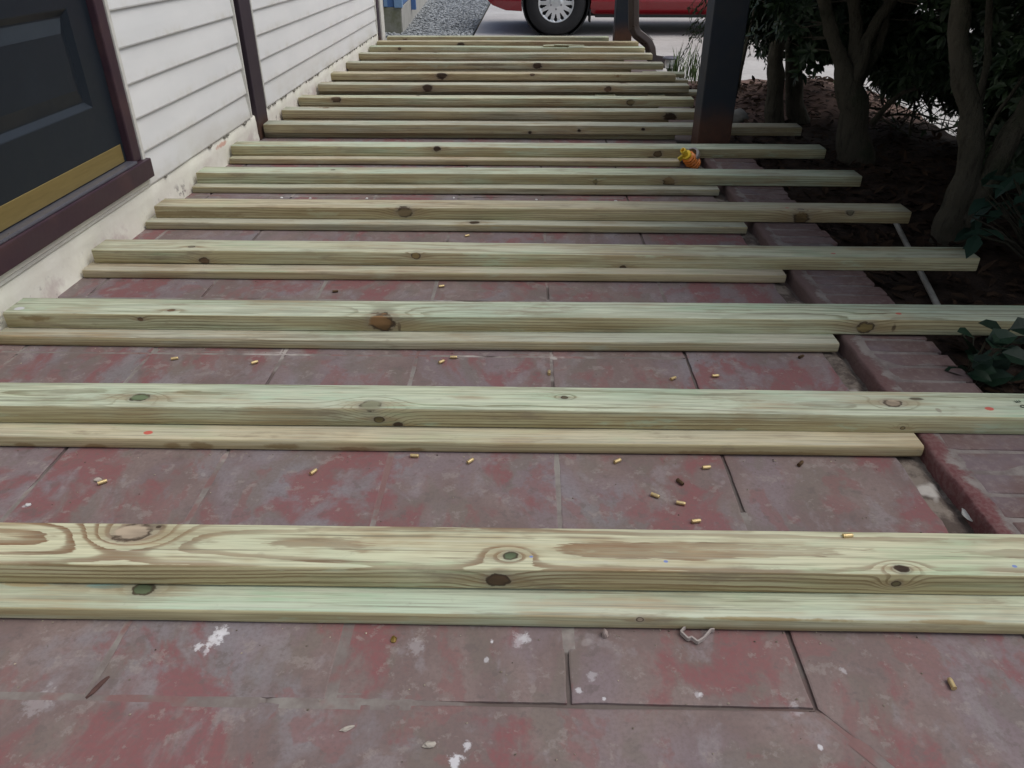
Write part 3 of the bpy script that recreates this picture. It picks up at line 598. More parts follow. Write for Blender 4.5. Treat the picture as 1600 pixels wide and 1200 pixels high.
# trim channels beside the siding
def channel(y0, y1, z0=.118, x1=-1.246):
    bm = bmesh.new(); bm_box(bm, -1.285, x1, y0, y1, z0, 2.55, .0015); child(obj_bm('trim_channel', bm, MAT_WTRIM), house)
channel(2.462, 2.479, .19, -1.2425); channel(3.548, 3.558); channel(6.885, 6.897); channel(3.777, 3.7885)
# flaking caulk under the siding of the second bay
rr = random.Random(8); MAT_FLAKE = worn('old caulk', (.22, .21, .18), (.4, .38, .33), 40, .6, .9)
for y0, y1 in ((3.79, 6.88), (2.50, 3.54)):
    y = y0
    while y < y1:
        L = rr.uniform(.012, .05); 
        if rr.random() < (.62 if y0 > 3 else .35):
            h = rr.uniform(.004, .013); z = .1155-rr.uniform(.002, .006); x = -1.2515
            P = [(x, y, z), (x, y+L*.5, z-h*rr.uniform(.5, 1)), (x, y+L, z-h*.2), (x, y+L*.8, z+h*.5), (x, y+L*.3, z+h*rr.uniform(.2, .7))]
            cb = MB(); cb.add(P+[(p[0]-.006, p[1], p[2]) for p in P], [(0, 1, 2, 3, 4), (9, 8, 7, 6, 5)]+[(i, (i+1) % 5, 5+(i+1) % 5, 5+i)[::-1] for i in range(5)]); child(cb.build('caulk_flake', MAT_FLAKE), house)
        y += L+rr.uniform(.005, .06)
# corner and wall posts
MAT_POST = worn('dark blue black post paint', (.0125, .0165, .024), (.02, .021, .026), 5, .5, .5, fine=40)
m = M('rusty post paint'); c = m.co(); n = m.noise(c, 6, 6, .65); sepz = m.node('ShaderNodeSeparateXYZ'); m.set(sepz.inputs[0], c)
h = m.math('ADD', sepz.outputs[2], m.math('MULTIPLY', m.math('SUBTRACT', n, .5), .16))
col = m.mix(m.sstep(n, .4, .7), (.0115, .0165, .026), (.019, .021, .025)); col = m.mix(m.sstep(h, .21, .09, 0, .92), col, m.mix(m.noise(c, 22, 5, .7), (.026, .014, .010), (.115, .046, .025)))
m.bump(m.noise(m.scale(c, (30, 30, 3)), 1, 4), .25, .002); MAT_POSTR = m.out(col, .6, spec=.35)
m = M('plum post paint'); c = m.co(); n = m.noise(c, 6, 6, .65); sepz = m.node('ShaderNodeSeparateXYZ'); m.set(sepz.inputs[0], c)
h = m.math('ADD', sepz.outputs[2], m.math('MULTIPLY', m.math('SUBTRACT', n, .5), .1)); col = m.mix(n, (.030, .021, .031), (.052, .036, .046)); col = m.mix(m.sstep(h, .13, .05, 0, .9), col, m.mix(m.noise(c, 30, 5, .7), (.04, .02, .013), (.11, .06, .04)))
m.bump(m.noise(m.scale(c, (30, 30, 3)), 1, 4), .25, .002); MAT_POSTP = m.out(col, .5, spec=.35)
for nm, x0, x1, y0, y1, mt in (('wall_post', -1.40, -1.2475, 3.625, 3.772, MAT_POSTP), ('wall_post', -1.38, -1.2475, 6.945, 7.04, MAT_POSTP), ('corner_board', -1.40, -1.236, 7.045, 7.19, MAT_WTRIM)):
    bm = bmesh.new(); bm_box(bm, x0, x1, y0, y1, 0.001, 2.6, .004); child(obj_bm(nm, bm, mt), house)
# the frame, sill and door
bm = bmesh.new(); bm_box(bm, -1.345, -1.2465, 2.4075, 2.461, .2085, 2.14, .004); child(obj_bm('door_frame', bm, MAT_FRAME), house)
bm = bmesh.new(); bm_box(bm, -1.345, -1.2435, 1.375, 1.45, .2085, 2.14, .004); child(obj_bm('door_frame', bm, MAT_FRAME), house)
bm = bmesh.new(); bm_box(bm, -1.345, -1.2465, 1.451, 2.407, 2.065, 2.14, .004); child(obj_bm('door_frame', bm, MAT_FRAME), house)
bm = bmesh.new(); bm_box(bm, -1.345, -1.230, 1.34, 2.488, .147, .207, .004); sill = child(obj_bm('door_sill', bm, MAT_FRAME), house)
bm = bmesh.new(); bm_box(bm, -1.30, -1.236, 1.452, 2.4065, .2075, .2165, .003); child(obj_bm('threshold', bm, MAT_THR), house)
bm = bmesh.new(); bm_box(bm, -1.30, -1.2485, 1.35, 2.482, .1255, .1455, .0025); child(obj_bm('sill_board', bm, MAT_FOUND), house)
bm = bmesh.new(); bm_box(bm, -1.30, -1.2525, 1.345, 2.49, .1135, .1235, .002); child(obj_bm('sill_board', bm, MAT_WTRIM), house)
DX = -1.268; DY0, DY1 = 1.456, 2.4045
def door_leaf():
    b = MB(); y0, y1, z0, z1 = DY0, DY1, .2175, 2.06
    pans = [(1.56, 1.875, .385, .655), (1.96, 2.305, .385, .655), (1.56, 1.875, .80, 1.35), (1.96, 2.305, .80, 1.35), (1.56, 1.875, 1.48, 1.92), (1.96, 2.305, 1.48, 1.92)]
    pans = [(1.545, 2.292, .400, .662), (1.545, 2.292, .80, 1.92)]
    ys = sorted({y0, y1, *[p[0] for p in pans], *[p[1] for p in pans]}); zs = sorted({z0, z1, *[p[2] for p in pans], *[p[3] for p in pans]})
    for i in range(len(ys)-1):
        for k in range(len(zs)-1):
            cy, cz = (ys[i]+ys[i+1])/2, (zs[k]+zs[k+1])/2
            if any(p[0] < cy < p[1] and p[2] < cz < p[3] for p in pans): continue
            b.add([(DX, ys[i], zs[k]), (DX, ys[i+1], zs[k]), (DX, ys[i+1], zs[k+1]), (DX, ys[i], zs[k+1])], [(0, 1, 2, 3)])
    for (a, c_, d, e) in pans:
        rings = []
        for ins, dep in ((0, 0), (.003, -.001), (.018, -.012), (.022, -.012), (.058, -.002), (.06, -.002)):
            rings.append([(DX+dep, a+ins, d+ins), (DX+dep, c_-ins, d+ins), (DX+dep, c_-ins, e-ins), (DX+dep, a+ins, e-ins)])
        vs = [p for r in rings for p in r]; fs = []
        for r in range(len(rings)-1):
            for k in range(4): fs.append((r*4+k, r*4+(k+1) % 4, (r+1)*4+(k+1) % 4, (r+1)*4+k))
        n_ = (len(rings)-1)*4; fs.append((n_, n_+1, n_+2, n_+3)); b.add(vs, fs)
    b.add([(DX, y1, z0), (DX-.02, y1, z0), (DX-.02, y1, z1), (DX, y1, z1)], [(0, 1, 2, 3)])
    return b
dr = child(door_leaf().build('door', MAT_DOOR), house)
bm = bmesh.new(); bm_box(bm, DX+.0005, DX+.003, 1.475, 2.385, .2205, .2735, .0008, 1); kp = obj_bm('kick_plate', bm, MAT_BRASS); kp.parent = dr
hb = MB(); hb.lathe([(.0, 0), (.03, 0), (.03, .006), (.012, .01), (.012, .03), (.026, .045), (.028, .06), (.018, .07), (0, .072)], 16, (DX, 1.53, 1.05), 'x'); hk = hb.build('handle', MAT_BRASS, smooth=True); hk.parent = dr
# ------------------------------------------------------------------ porch posts, downspout
def post(lab, x0, y0, w_=.143, skew=0):
    r = empty('porch_post', (x0+w_/2, y0+w_/2, 0), label=lab, cat='post', group='square posts along the porch edge')
    bm = bmesh.new(); h_ = w_/2
    bm_box(bm, -h_, h_, -h_, h_, .001, 2.5, .006, 2)
    for v in bm.verts: v.co.x += .0015*nz(v.co.z*2, 3)+skew*v.co.z
    obj_bm('shaft', bm, MAT_POSTR, r); return r
p1 = post('big dark square post with a rusty brown foot, nearest the camera', .753, 3.425)
p2 = post('slimmer looking dark square post at the far end of the porch beside the downspout', .722, 6.90)
db = MB(); P = [at_y(u, v, 6.66) for u, v in ((990, -8), (990, 30), (990.5, 44), (995, 53), (1004, 60), (1012, 67), (1016, 76), (1017.5, 90), (1018, 97))]
P = [Vector((P[0].x, 6.66, 2.5))]+P
db.tube(P, .042, 4, squash=(1.15, .82)); ds = empty('downspout', (.99, 6.66, -.06), label='dark brown metal downspout bending outwards beside the far post', cat='downspout')
MAT_DS = worn('brown gutter paint', (.035, .022, .018), (.06, .05, .045), 9, .5, .35, spec=.5)
bm = bmesh.new(); 
o = child(db.build('pipe', MAT_DS), ds); bv = o.modifiers.new('b', 'BEVEL'); bv.width = .010; bv.segments = 2; bv.limit_method = 'ANGLE'
eb = MB(); Q = [(.99, 6.66, -.035), (1.03, 6.63, -.052), (1.12, 6.59, -.062)]; eb.tube(Q, .04, 4, squash=(1.1, .7)); child(eb.build('outlet', MAT_DS), ds)
# solar light
slr = at_z(1046, 112, -.065); sg = empty('path_light', (slr.x, slr.y, -.065), label='small solar path light with a grey cap by the end of the joists', cat='garden light')
b = MB(); b.lathe([(0, .108), (.045, .106), (.062, .098), (.062, .090), (.04, .088), (0, .088)], 20, (0, 0, 0)); b.build('cap', worn('grey plastic cap', (.10, .10, .12), (.16, .16, .18), 30, .5, .4), sg)
b = MB(); b.lathe([(.040, .088), (.043, .06), (.036, .03), (.030, .028)], 20, (0, 0, 0)); m = M('clear lens'); m.b.inputs['Transmission Weight'].default_value = .6; b.build('lens', m.out((.75, .78, .78), .2), sg, smooth=True)
b = MB(); b.lathe([(.012, -.08), (.016, .0), (.030, .028), (0, .03)], 12, (0, 0, 0)); b.build('stake', worn('black plastic', (.02, .02, .02), (.03, .03, .03)), sg)
# ------------------------------------------------------------------ blue house beyond the porch
bh = empty('blue_house', (-1.36, 8.96, -.11), label='corner of a blue house on a mossy concrete foundation beyond the porch', cat='house')
MAT_BLUE = worn('blue siding paint', (.075, .16, .36), (.10, .2, .42), 5, .4, .55); MAT_BLUE2 = worn('pale blue corner trim', (.2, .33, .52), (.15, .27, .46), 5, .4, .55)
m = M('mossy concrete'); c = m.co(); n = m.noise(c, 5, 6, .7); n2 = m.noise(c, 50, 4)
sx = m.node('ShaderNodeSeparateXYZ'); m.set(sx.inputs[0], m.node('ShaderNodeNewGeometry').outputs['Normal'])
col = m.mix(m.sstep(n, .3, .7), (.25, .25, .21), (.33, .32, .28)); col = m.mix(m.sstep(n, .36, .58, .0, .75), col, (.115, .125, .06)); m.bump(n2, .4, .004); MAT_MOSS = m.out(col, .9)
MAT_CONC2 = worn('pale foundation', (.42, .41, .38), (.28, .28, .25), 6, .6, .9)
def bx2(nm, x0, x1, y0, y1, z0, z1, m_, bev=.004):
    bm = bmesh.new(); bm_box(bm, x0, x1, y0, y1, z0, z1, bev); return obj_bm(nm, bm, m_, bh)
bh.rotation_euler.z = radians(3.2)
bx2('foundation', -4, 0, .0, 7, -.05, .262, MAT_MOSS); bx2('side_foundation', .001, .012, .012, 7, -.05, .258, MAT_CONC2, .002)
bx2('wall', -4, .006, .006, 7, .2635, 4, MAT_BLUE)
bx2('corner_trim', -.062, .024, -.014, .07, .259, 3.9, MAT_BLUE2); bx2('trim_batten', -.17, -.135, -.006, .005, .27, 3.9, MAT_BLUE2, .001)
bx2('downspout', .014, .07, 1.25, 1.33, .14, 3.9, MAT_BLUE)
# ------------------------------------------------------------------ red car
def paint(name, col, rough=.25):
    m = M(name); n = m.noise(m.co(), 40, 3); m.b.inputs['Coat Weight'].default_value = .6; m.b.inputs['Coat Roughness'].default_value = .08
    return m.out(m.mix(m.math('MULTIPLY', n, .25), col, tuple(x*.75 for x in col)), rough)
MAT_RED = paint('red car paint', (.26, .012, .02)); MAT_RUB = worn('tyre rubber', (.014, .014, .016), (.03, .03, .03), 20, .5, .8); MAT_BLK = worn('black plastic trim', (.012, .012, .013), (.02, .02, .02), 20, .5, .6)
m = M('silver hubcap'); MAT_HUB = m.out((.62, .64, .66), .3, .65); m = M('car glass'); MAT_GLS = m.out((.02, .03, .035), .05, 0, .6)
GZ = -.12; CY = 8.93; WXF, WXR, WR = .298, 2.90, .318
car = empty('parked_car', (1.5, CY+.85, GZ), label='red hatchback parked across the driveway with silver hubcaps', cat='car')
def car_child(o): return child(o, car)
def arch(cx, r, z0, n=14):
    a0 = math.asin((z0-(GZ+WR))/r); return [(cx+r*cos(pi-a0-(pi-2*a0)*i/n), GZ+WR+r*sin(pi-a0-(pi-2*a0)*i/n)) for i in range(n+1)]
zb = .085
outline = [(-.40, .46), (-.43, .30), (-.435, .215), (-.38, .165), (-.24, .118)]+arch(WXF, .37, .112)+[(.72, zb)]+[(1.6, zb-.006), (2.44, zb)]+arch(WXR, .37, .10)+[(3.40, .14), (3.56, .20), (3.60, .40), (3.57, .78), (2.2, .83), (.75, .80), (.2, .74), (-.25, .62)]
bm = bmesh.new(); f = bm.faces.new([bm.verts.new((x, CY, z)) for x, z in outline]); r = bmesh.ops.extrude_face_region(bm, geom=[f])
for v in [g for g in r['geom'] if isinstance(g, bmesh.types.BMVert)]: v.co.y += 1.64
for zc in (.215, .30, .58): bmesh.ops.bisect_plane(bm, geom=bm.verts[:]+bm.edges[:]+bm.faces[:], plane_co=(0, 0, zc), plane_no=(0, 0, 1))
for v in bm.verts:
    s_ = 1 if v.co.y < CY+.8 else -1; z = v.co.z
    d = .012 if .22 < z < .31 else (0 if z > .31 else (.0 if z > .2149 else .0+.10*(.215-z)/.13)); d += max(0, z-.58)*.35
    v.co.y += s_*d; fx = max(0, (.1-v.co.x))/.55; v.co.y += s_*.16*min(1, fx)**2
bmesh.ops.triangulate(bm, faces=[f for f in bm.faces if len(f.verts) > 4])
bo = car_child(obj_bm('body', bm, MAT_RED)); bv = bo.modifiers.new('b', 'BEVEL'); bv.width = .012; bv.segments = 2; bv.limit_method = 'ANGLE'; bv.angle_limit = radians(40)
gl = [(.62, .80), (1.25, 1.24), (1.9, 1.30), (2.75, 1.26), (3.45, .80)]
bm = bmesh.new(); f = bm.faces.new([bm.verts.new((x, CY+.07+max(0, z-.8)*.32, z)) for x, z in gl]); g2 = bm.faces.new([bm.verts.new((x, CY+1.57-max(0, z-.8)*.32, z)) for x, z in gl])
va = list(f.verts); vb_ = list(g2.verts)
for i in range(5): bm.faces.new([va[i], va[(i+1) % 5], vb_[(i+1) % 5], vb_[i]])
car_child(obj_bm('roof', bm, MAT_RED))
def side_win(pts, s_):
    vs = [(x, (CY+.066+(z-.8)*.32) if s_ < 0 else (CY+1.574-(z-.8)*.32), z) for x, z in pts]; vs2 = [(x, y+s_*-.004, z) for x, y, z in vs]; n = len(vs)
    car_child(obj_from('window', vs+vs2, [tuple(range(n)), tuple(range(n, 2*n))[::-1]]+[(i, (i+1) % n, n+(i+1) % n, n+i) for i in range(n)], MAT_GLS))
for s_ in (-1, 1):
    side_win([(.86, .835), (1.30, 1.19), (1.85, 1.235), (1.85, .835)], s_); side_win([(1.92, .835), (1.92, 1.235), (2.66, 1.20), (3.12, .835)], s_)
car_child(obj_from('windscreen', [(.66, CY+.12, .83), (.66, CY+1.52, .83), (1.2, CY+1.38, 1.21), (1.2, CY+.26, 1.21)], [(0, 1, 2, 3)], MAT_GLS)).location.x -= .012
bm = bmesh.new(); bm_box(bm, .72, 2.44, CY+.055, CY+.09, .058, .084, .006); car_child(obj_bm('sill_trim', bm, MAT_BLK))
bm = bmesh.new(); bm_box(bm, .5, 2.7, CY+.3, CY+1.34, .05, .12, .02); car_child(obj_bm('underbody', bm, MAT_BLK))
bm = bmesh.new(); bm_box(bm, .655, .672, CY+.02, CY+.20, .012, .14, .004); car_child(obj_bm('mud_flap', bm, MAT_BLK))
for s_ in (.12, 1.30):
    bm = bmesh.new(); bm_box(bm, -.352, -.30, CY+s_+.02, CY+s_+.24, .44, .56, .02); car_child(obj_bm('headlight', bm, MAT_HUB))
for ax in (WXF, WXR):
    for yy in (CY+.03, CY+1.34): b = MB(); b.lathe([(.0, yy+.27), (.36, yy+.27), (.36, yy+.03), (.345, yy+.03)], 32, (ax, 0, GZ+WR), 'y'); car_child(b.build('wheel_arch', MAT_BLK))
MAT_NUT = worn('nut', (.2, .2, .21), (.3, .3, .3))
def wheel(cx, y0, flip):
    w_ = bpy.data.objects.new('wheel', None); COL.objects.link(w_); w_.location = (cx, y0, GZ+WR); w_.empty_display_size = .1
    if flip: w_.rotation_euler.z = pi
    b = MB(); b.lathe([(.186, .012), (.20, .002), (.245, -.004), (.285, .004), (.306, .022), (.3165, .045), (.318, .16), (.306, .18), (.2, .19), (.18, .18)], 48, (0, 0, 0), 'y'); b.build('tyre', MAT_RUB, w_, smooth=True)
    b = MB(); b.lathe([(0, .05), (.19, .05)], 32, (0, 0, 0), 'y'); b.build('backing_disc', MAT_BLK, w_)  # added dark backing disc that makes the hubcap slots read dark
    NA = 14*16; radii = [.0, .03, .045, .058, .072, .085]+[.09+.007*i for i in range(13)]+[.181, .19, .1925]; vs = []; fs = []
    def prof(r): return .004+.016*min(1, max(0, (r-.05)/.10)) - (.010 if r < .047 else (.008 if r < .07 else 0)) - (.010 if r > .176 else 0)
    for i, r in enumerate(radii):
        for k in range(NA): a = 2*pi*k/NA; vs.append((r*cos(a), prof(r)+(.006 if r > .191 else 0), r*sin(a)))
    for i in range(len(radii)-1):
        for k in range(NA):
            t = ((k+.5)/16) % 1-.5; rm = (radii[i]+radii[i+1])/2; ww = .08+.2*(rm-.10)/.07
            if .104 < rm < .172 and (t/ww)**2+((rm-.138)/.036)**4 < 1: continue
            fs.append((i*NA+k, i*NA+(k+1) % NA, (i+1)*NA+(k+1) % NA, (i+1)*NA+k))
    hc = obj_from('hubcap', vs, fs, MAT_HUB, w_, smooth=True); sm = hc.modifiers.new('s', 'SOLIDIFY'); sm.thickness = .006; sm.offset = 1 
    for k in range(5): b = MB(); a = 2*pi*k/5+.95; b.lathe([(.011, .001), (.011, -.006), (.006, -.008), (0, -.008)], 8, (.057*cos(a), 0, .057*sin(a)), 'y'); b.build('lug_nut', MAT_NUT, w_)
    return w_
for cx, y0, fl in ((WXF, CY+.005, 0), (WXR, CY+.005, 0), (WXF, CY+1.635, 1), (WXR, CY+1.635, 1)):
    ww = wheel(cx, y0, fl); ww.parent = car; ww.matrix_parent_inverse = Matrix.Translation(-Vector(car.location))
# ------------------------------------------------------------------ shrubs
def leafmat(name, a, b_, rough=.38, spec=.5):
    m = M(name); ri = m.node('ShaderNodeNewGeometry').outputs['Random Per Island']; n = m.noise(m.co(), 5, 3)
    col = m.mix(ri, a, b_); col = m.mix(m.math('MULTIPLY', n, .5), col, tuple(x*.6 for x in a)); return m.out(col, rough, spec=spec)
MAT_LEAF = leafmat('rhododendron leaf', (.011, .027, .012), (.042, .076, .028), .5, .35); MAT_LEAF2 = leafmat('fine evergreen leaf', (.018, .040, .016), (.045, .08, .03), .6, .3)
MAT_LEAFB = leafmat('bright leaf', (.05, .12, .035), (.12, .22, .07), .5); MAT_LEAFD = leafmat('broad dark leaf', (.007, .020, .011), (.013, .034, .018), .5, .25)
m = M('shrub bark'); c = m.co(); n = m.noise(m.scale(c, (9, 9, 3)), 1, 5, .7); n2 = m.math('ADD', m.noise(c, 40, 5, .75), m.math('MULTIPLY', m.noise(m.scale(c, (60, 60, 12)), 1, 4, .7), 1.2))
col = m.mix(m.sstep(m.noise(m.scale(c, (45, 45, 9)), 1, 4, .7), .5, .66, 0, .7), (.07, .064, .048), (.02, .018, .013)); col = m.mix(m.sstep(n, .4, .6, 0, .5), col, (.095, .086, .064)); col = m.mix(m.sstep(m.noise(c, 6, 4), .52, .66, 0, .55), col, (.03, .04, .02)); m.bump(n2, .9, .012); MAT_BARK = m.out(col, .9, spec=.2)
def leaf(B, p, d, nrm, L, W, droop=.25):
    d = d.normalized(); s_ = d.cross(nrm)
    if s_.length < 1e-4: s_ = d.cross(Vector((1, .2, 0)))
    s_.normalize(); up = s_.cross(d).normalized()
    c1 = p+d*L*.36-up*L*.02; c2 = p+d*L*.72-up*L*(.02+droop*.35); t = p+d*L-up*L*droop
    l1 = c1+s_*W*.5+up*W*.14; r1 = c1-s_*W*.5+up*W*.14; l2 = c2+s_*W*.38+up*W*.1; r2 = c2-s_*W*.38+up*W*.1
    B.add([p, l1, r1, c1, l2, r2, c2, t], [(0, 2, 3), (0, 3, 1), (2, 5, 6, 3), (3, 6, 4, 1), (5, 7, 6), (6, 7, 4)])
def whorl(B, p, axis, rr, L=.085, W=.028, n=8):
    axis = axis.normalized(); a = axis.orthogonal().normalized(); b = axis.cross(a); ph = rr.random()*6
    for k in range(n):
        t = ph+2*pi*k/n+rr.uniform(-.3, .3); d = (a*cos(t)+b*sin(t))*rr.uniform(.7, 1)+axis*rr.uniform(-.15, .55)
        leaf(B, p+d*.006, d, axis, L*rr.uniform(.65, 1.15), W*rr.uniform(.8, 1.2), rr.uniform(.05, .4))
def shrub(name, label, cat, group, stems, vols, nw, seed, mat=MAT_LEAF, L=.085, W=.028, keep=None, twigs=True, n=8, thin=-.22):
    """stems: list of ([(point, radius)...]); vols: crown ellipsoids (cx, cy, cz, rx, ry, rz)"""
    rr = random.Random(seed); base = stems[0][0][0]
    root = empty(name, (base[0], base[1], base[2]), label=label, cat=cat, group=group)
    tb = MB(); skel = []
    for st in stems:
        pts = [Vector(p) for p, r in st]; rad = [r for p, r in st]; P = []; R_ = []
        for i in range(len(pts)-1):
            for k in range(4):
                t = k/4; q = pts[i].lerp(pts[i+1], t); q += Vector((nz(q.z*9, seed, 1), nz(q.z*9, seed, 2), 0))*rad[i]*.35; P.append(q); R_.append((rad[i]*(1-t)+rad[i+1]*t)*(1+.22*nz(q.x*20, q.y*20, q.z*26)))
        P.append(pts[-1]); R_.append(rad[-1]); tb.tube(P, R_, 12); skel += [p for p in P[2:] if p.z > .1]
    lb = MB(); cnt = 0; tries = 0
    while cnt < nw and tries < nw*30:
        tries += 1; v = rr.choice(vols); q = Vector((rr.uniform(-1, 1), rr.uniform(-1, 1), rr.uniform(-1, 1)))
        if q.length > 1 or q.length < rr.random()*.55: continue
        p = Vector((v[0]+q.x*v[3], v[1]+q.y*v[4], v[2]+q.z*v[5]))
        if nz(p.x*5.5, p.y*5.5, p.z*5.5) < thin: continue
        if keep and not keep(p): continue
        ax = (Vector((q.x, q.y, q.z*.6))+Vector((0, 0, .55))+Vector((rr.uniform(-.4, .4), rr.uniform(-.4, .4), rr.uniform(-.3, .3))))
        whorl(lb, p, ax, rr, L, W, n); cnt += 1
        if twigs and rr.random() < .035:
            s_ = min(skel, key=lambda k: (k-p).length+max(0, k.z-p.z)*2); md = s_.lerp(p, .5)+Vector((rr.uniform(-.03, .03), rr.uniform(-.03, .03), -.03))
            tb.tube([s_, md, p], [.004, .003, .0015], 5, cap=False)
    t_ = child(tb.build('trunk', MAT_BARK, smooth=True), root); c_ = child(lb.build('crown', mat), root); return root
ay = lambda l, y: [(at_y(u, v, yy if yy else y), r) for (u, v, r, *q) in l for yy in [(q[0] if q else None)]]
def up(pt, *dd): return [(Vector(pt)+Vector((x, y, z)), r) for x, y, z, r in dd]
B3 = at_y(1482, 388, 2.5)
st3 = [ay([(1478, 395, .062), (1488, 345, .052), (1508, 285, .042), (1521, 225, .038), (1515, 165, .033), (1500, 112, .031), (1497, 60, .028), (1501, 0, .027)], 2.5)+[(Vector((1.25, 2.5, .95)), .022), (Vector((1.2, 2.55, 1.4)), .012)],
       ay([(1486, 388, .05), (1522, 320, .036), (1560, 250, .034), (1600, 180, .033), (1640, 110, .03)], 2.48)+[(Vector((1.75, 2.5, .75)), .02), (Vector((1.95, 2.5, 1.3)), .01)],
       ay([(1519, 215, .012), (1532, 150, .011), (1543, 90, .011), (1546, 0, .010)], 2.55)+[(Vector((1.4, 2.6, 1.2)), .006)],
       ay([(1522, 250, .008), (1560, 175, .007), (1600, 120, .006)], 2.7)]
shrub('rhododendron_shrub', 'nearest shrub at right, smooth trunk forking low into a leaning limb', 'shrub', 'shrubs in the dark bed beside the porch', st3,
      [(1.75, 2.6, 1.15, .85, .85, .5), (1.35, 2.2, 1.2, .6, .9, .38), (2.1, 1.6, 1.0, .6, .9, .6)], 1900, 21, L=.095, W=.032, keep=lambda p: p.z > .74 or (p.x > 1.72 and p.z > .36+.2*nz(p.x*6, p.y*6)))
st2 = [ay([(1338, 258, .085), (1334, 225, .072), (1332, 170, .064), (1327, 128, .055), (1312, 92, .03), (1298, 48, .027), (1287, 0, .025)], 3.55)+[(Vector((1.15, 3.6, 1.0)), .014)],
       ay([(1331, 140, .045), (1336, 90, .032), (1338, 45, .028), (1334, 0, .026)], 3.57)+[(Vector((1.3, 3.6, 1.1)), .014)],
       ay([(1333, 138, .04), (1352, 68, .026), (1372, 30, .024), (1396, 0, .022)], 3.54)+[(Vector((1.65, 3.5, 1.0)), .012)],
       ay([(1340, 135, .022), (1372, 75, .018), (1384, 40, .016), (1387, 0, .015)], 3.6)+[(Vector((1.6, 3.6, 1.0)), .01)],
       ay([(1362, 195, .016), (1385, 165, .013), (1410, 145, .010), (1440, 136, .006)], 3.7)]
shrub('rhododendron_shrub', 'middle shrub with a stout dark trunk splitting into three upright limbs', 'shrub', 'shrubs in the dark bed beside the porch', st2,
      [(1.5, 3.65, .95, .7, .6, .55), (1.75, 3.95, .55, .5, .4, .32), (1.4, 3.95, .48, .35, .3, .24), (1.7, 3.3, .9, .5, .5, .35)], 2300, 22, thin=-.02, L=.060, W=.021, keep=lambda p: p.z > .31+.26*nz(p.x*6, p.y*6) and not (p.z < .72 and p.y < 3.72 and p.x < 1.75))
st1 = [ay([(1206, 200, .055), (1211, 165, .045), (1212, 120, .042), (1210, 90, .04), (1217, 55, .034), (1232, 0, .03)], 4.3)+[(Vector((1.36, 4.3, .95)), .015)],
       ay([(1246, 198, .06), (1243, 165, .048), (1240, 120, .044), (1239, 80, .042), (1243, 40, .036), (1253, 0, .033)], 4.35)+[(Vector((1.45, 4.4, 1.0)), .016)]]
shrub('rhododendron_shrub', 'pair of slender trunks rising just right of the big post under dark leaves', 'shrub', 'shrubs in the dark bed beside the porch', st1,
      [(1.5, 4.5, .85, .48, .5, .5), (1.7, 4.65, .5, .45, .35, .28), (1.45, 4.7, .42, .3, .2, .2)], 1700, 23, thin=-.02, L=.052, W=.018, keep=lambda p: p.z > .31+.26*nz(p.x*7, p.y*7) and p.x > 1.16 and not (p.z < .68 and p.y < 4.48))
st4 = [[(Vector((2.15, 3.6, -.08)), .04), (Vector((2.1, 3.65, .3)), .03), (Vector((2.2, 3.7, .8)), .015)], [(Vector((2.12, 3.62, .2)), .02), (Vector((2.3, 3.3, .6)), .01)], [(Vector((2.14, 3.6, .1)), .02), (Vector((2.0, 4.1, .5)), .01)]]
shrub('rhododendron_shrub', 'dense dark shrub at the back right of the bed, bright driveway glinting through its leaves', 'shrub', 'shrubs in the dark bed beside the porch', st4,
      [(2.15, 3.6, .7, .6, .9, .6), (2.05, 2.95, .35, .38, .5, .42), (2.15, 4.1, .45, .5, .4, .35), (2.25, 3.4, .2, .3, .7, .3), (1.95, 3.9, .30, .3, .3, .16)], 3200, 24, thin=.0, L=.058, W=.021, keep=lambda p: p.z > ((.22+.34*nz(p.x*6, p.y*6, 2)) if p.x < 2.06 and p.y > 3.5 else -.04))
st5 = [[(Vector((2.1, 2.35, -.07)), .035), (Vector((2.05, 2.4, .3)), .025), (Vector((2.1, 2.4, .9)), .012)]]
shrub('rhododendron_shrub', 'low leafy shrub filling the right edge of the picture behind the leaning limb', 'shrub', 'shrubs in the dark bed beside the porch', st5,
      [(2.1, 2.5, .40, .32, .5, .5), (2.0, 1.9, .35, .3, .5, .4)], 1000, 25, keep=lambda p: p.z > -.02)
rr = random.Random(71); tw = MB(); tl = MB()
for i in range(90):
    p = at_y(rr.uniform(1375, 1500), rr.uniform(125, 215), rr.uniform(3.9, 4.4)); p.z = max(p.z, -.06); P = [p]; d = Vector((rr.uniform(-1, 1), rr.uniform(-.4, .4), rr.uniform(-.1, .9))).normalized()
    for k in range(5):
        d = (d+Vector((rr.uniform(-.5, .5), rr.uniform(-.3, .3), rr.uniform(-.35, .35)))).normalized(); P.append(P[-1]+d*rr.uniform(.03, .07))
    r0 = rr.choice((.0025, .003, .004, .007)); tw.tube(P, [r0*(1-.13*k) for k in range(6)], 6, cap=False)
    for q in P[2:]:
        if rr.random() < .6: leaf(tl, q, Vector((rr.uniform(-1, 1), rr.uniform(-1, 1), rr.uniform(-.8, .4))), Vector((0, rr.uniform(-.5, .5), 1)), rr.uniform(.03, .065), .018)
tg = at_z(1440, 205, -.06); root = empty('twiggy_bush', tuple(tg), label='low tangle of bare dark twigs against the bright driveway gap', cat='bush')
child(tw.build('stem', MAT_BARK, smooth=True), root); child(tl.build('foliage', MAT_LEAF), root)
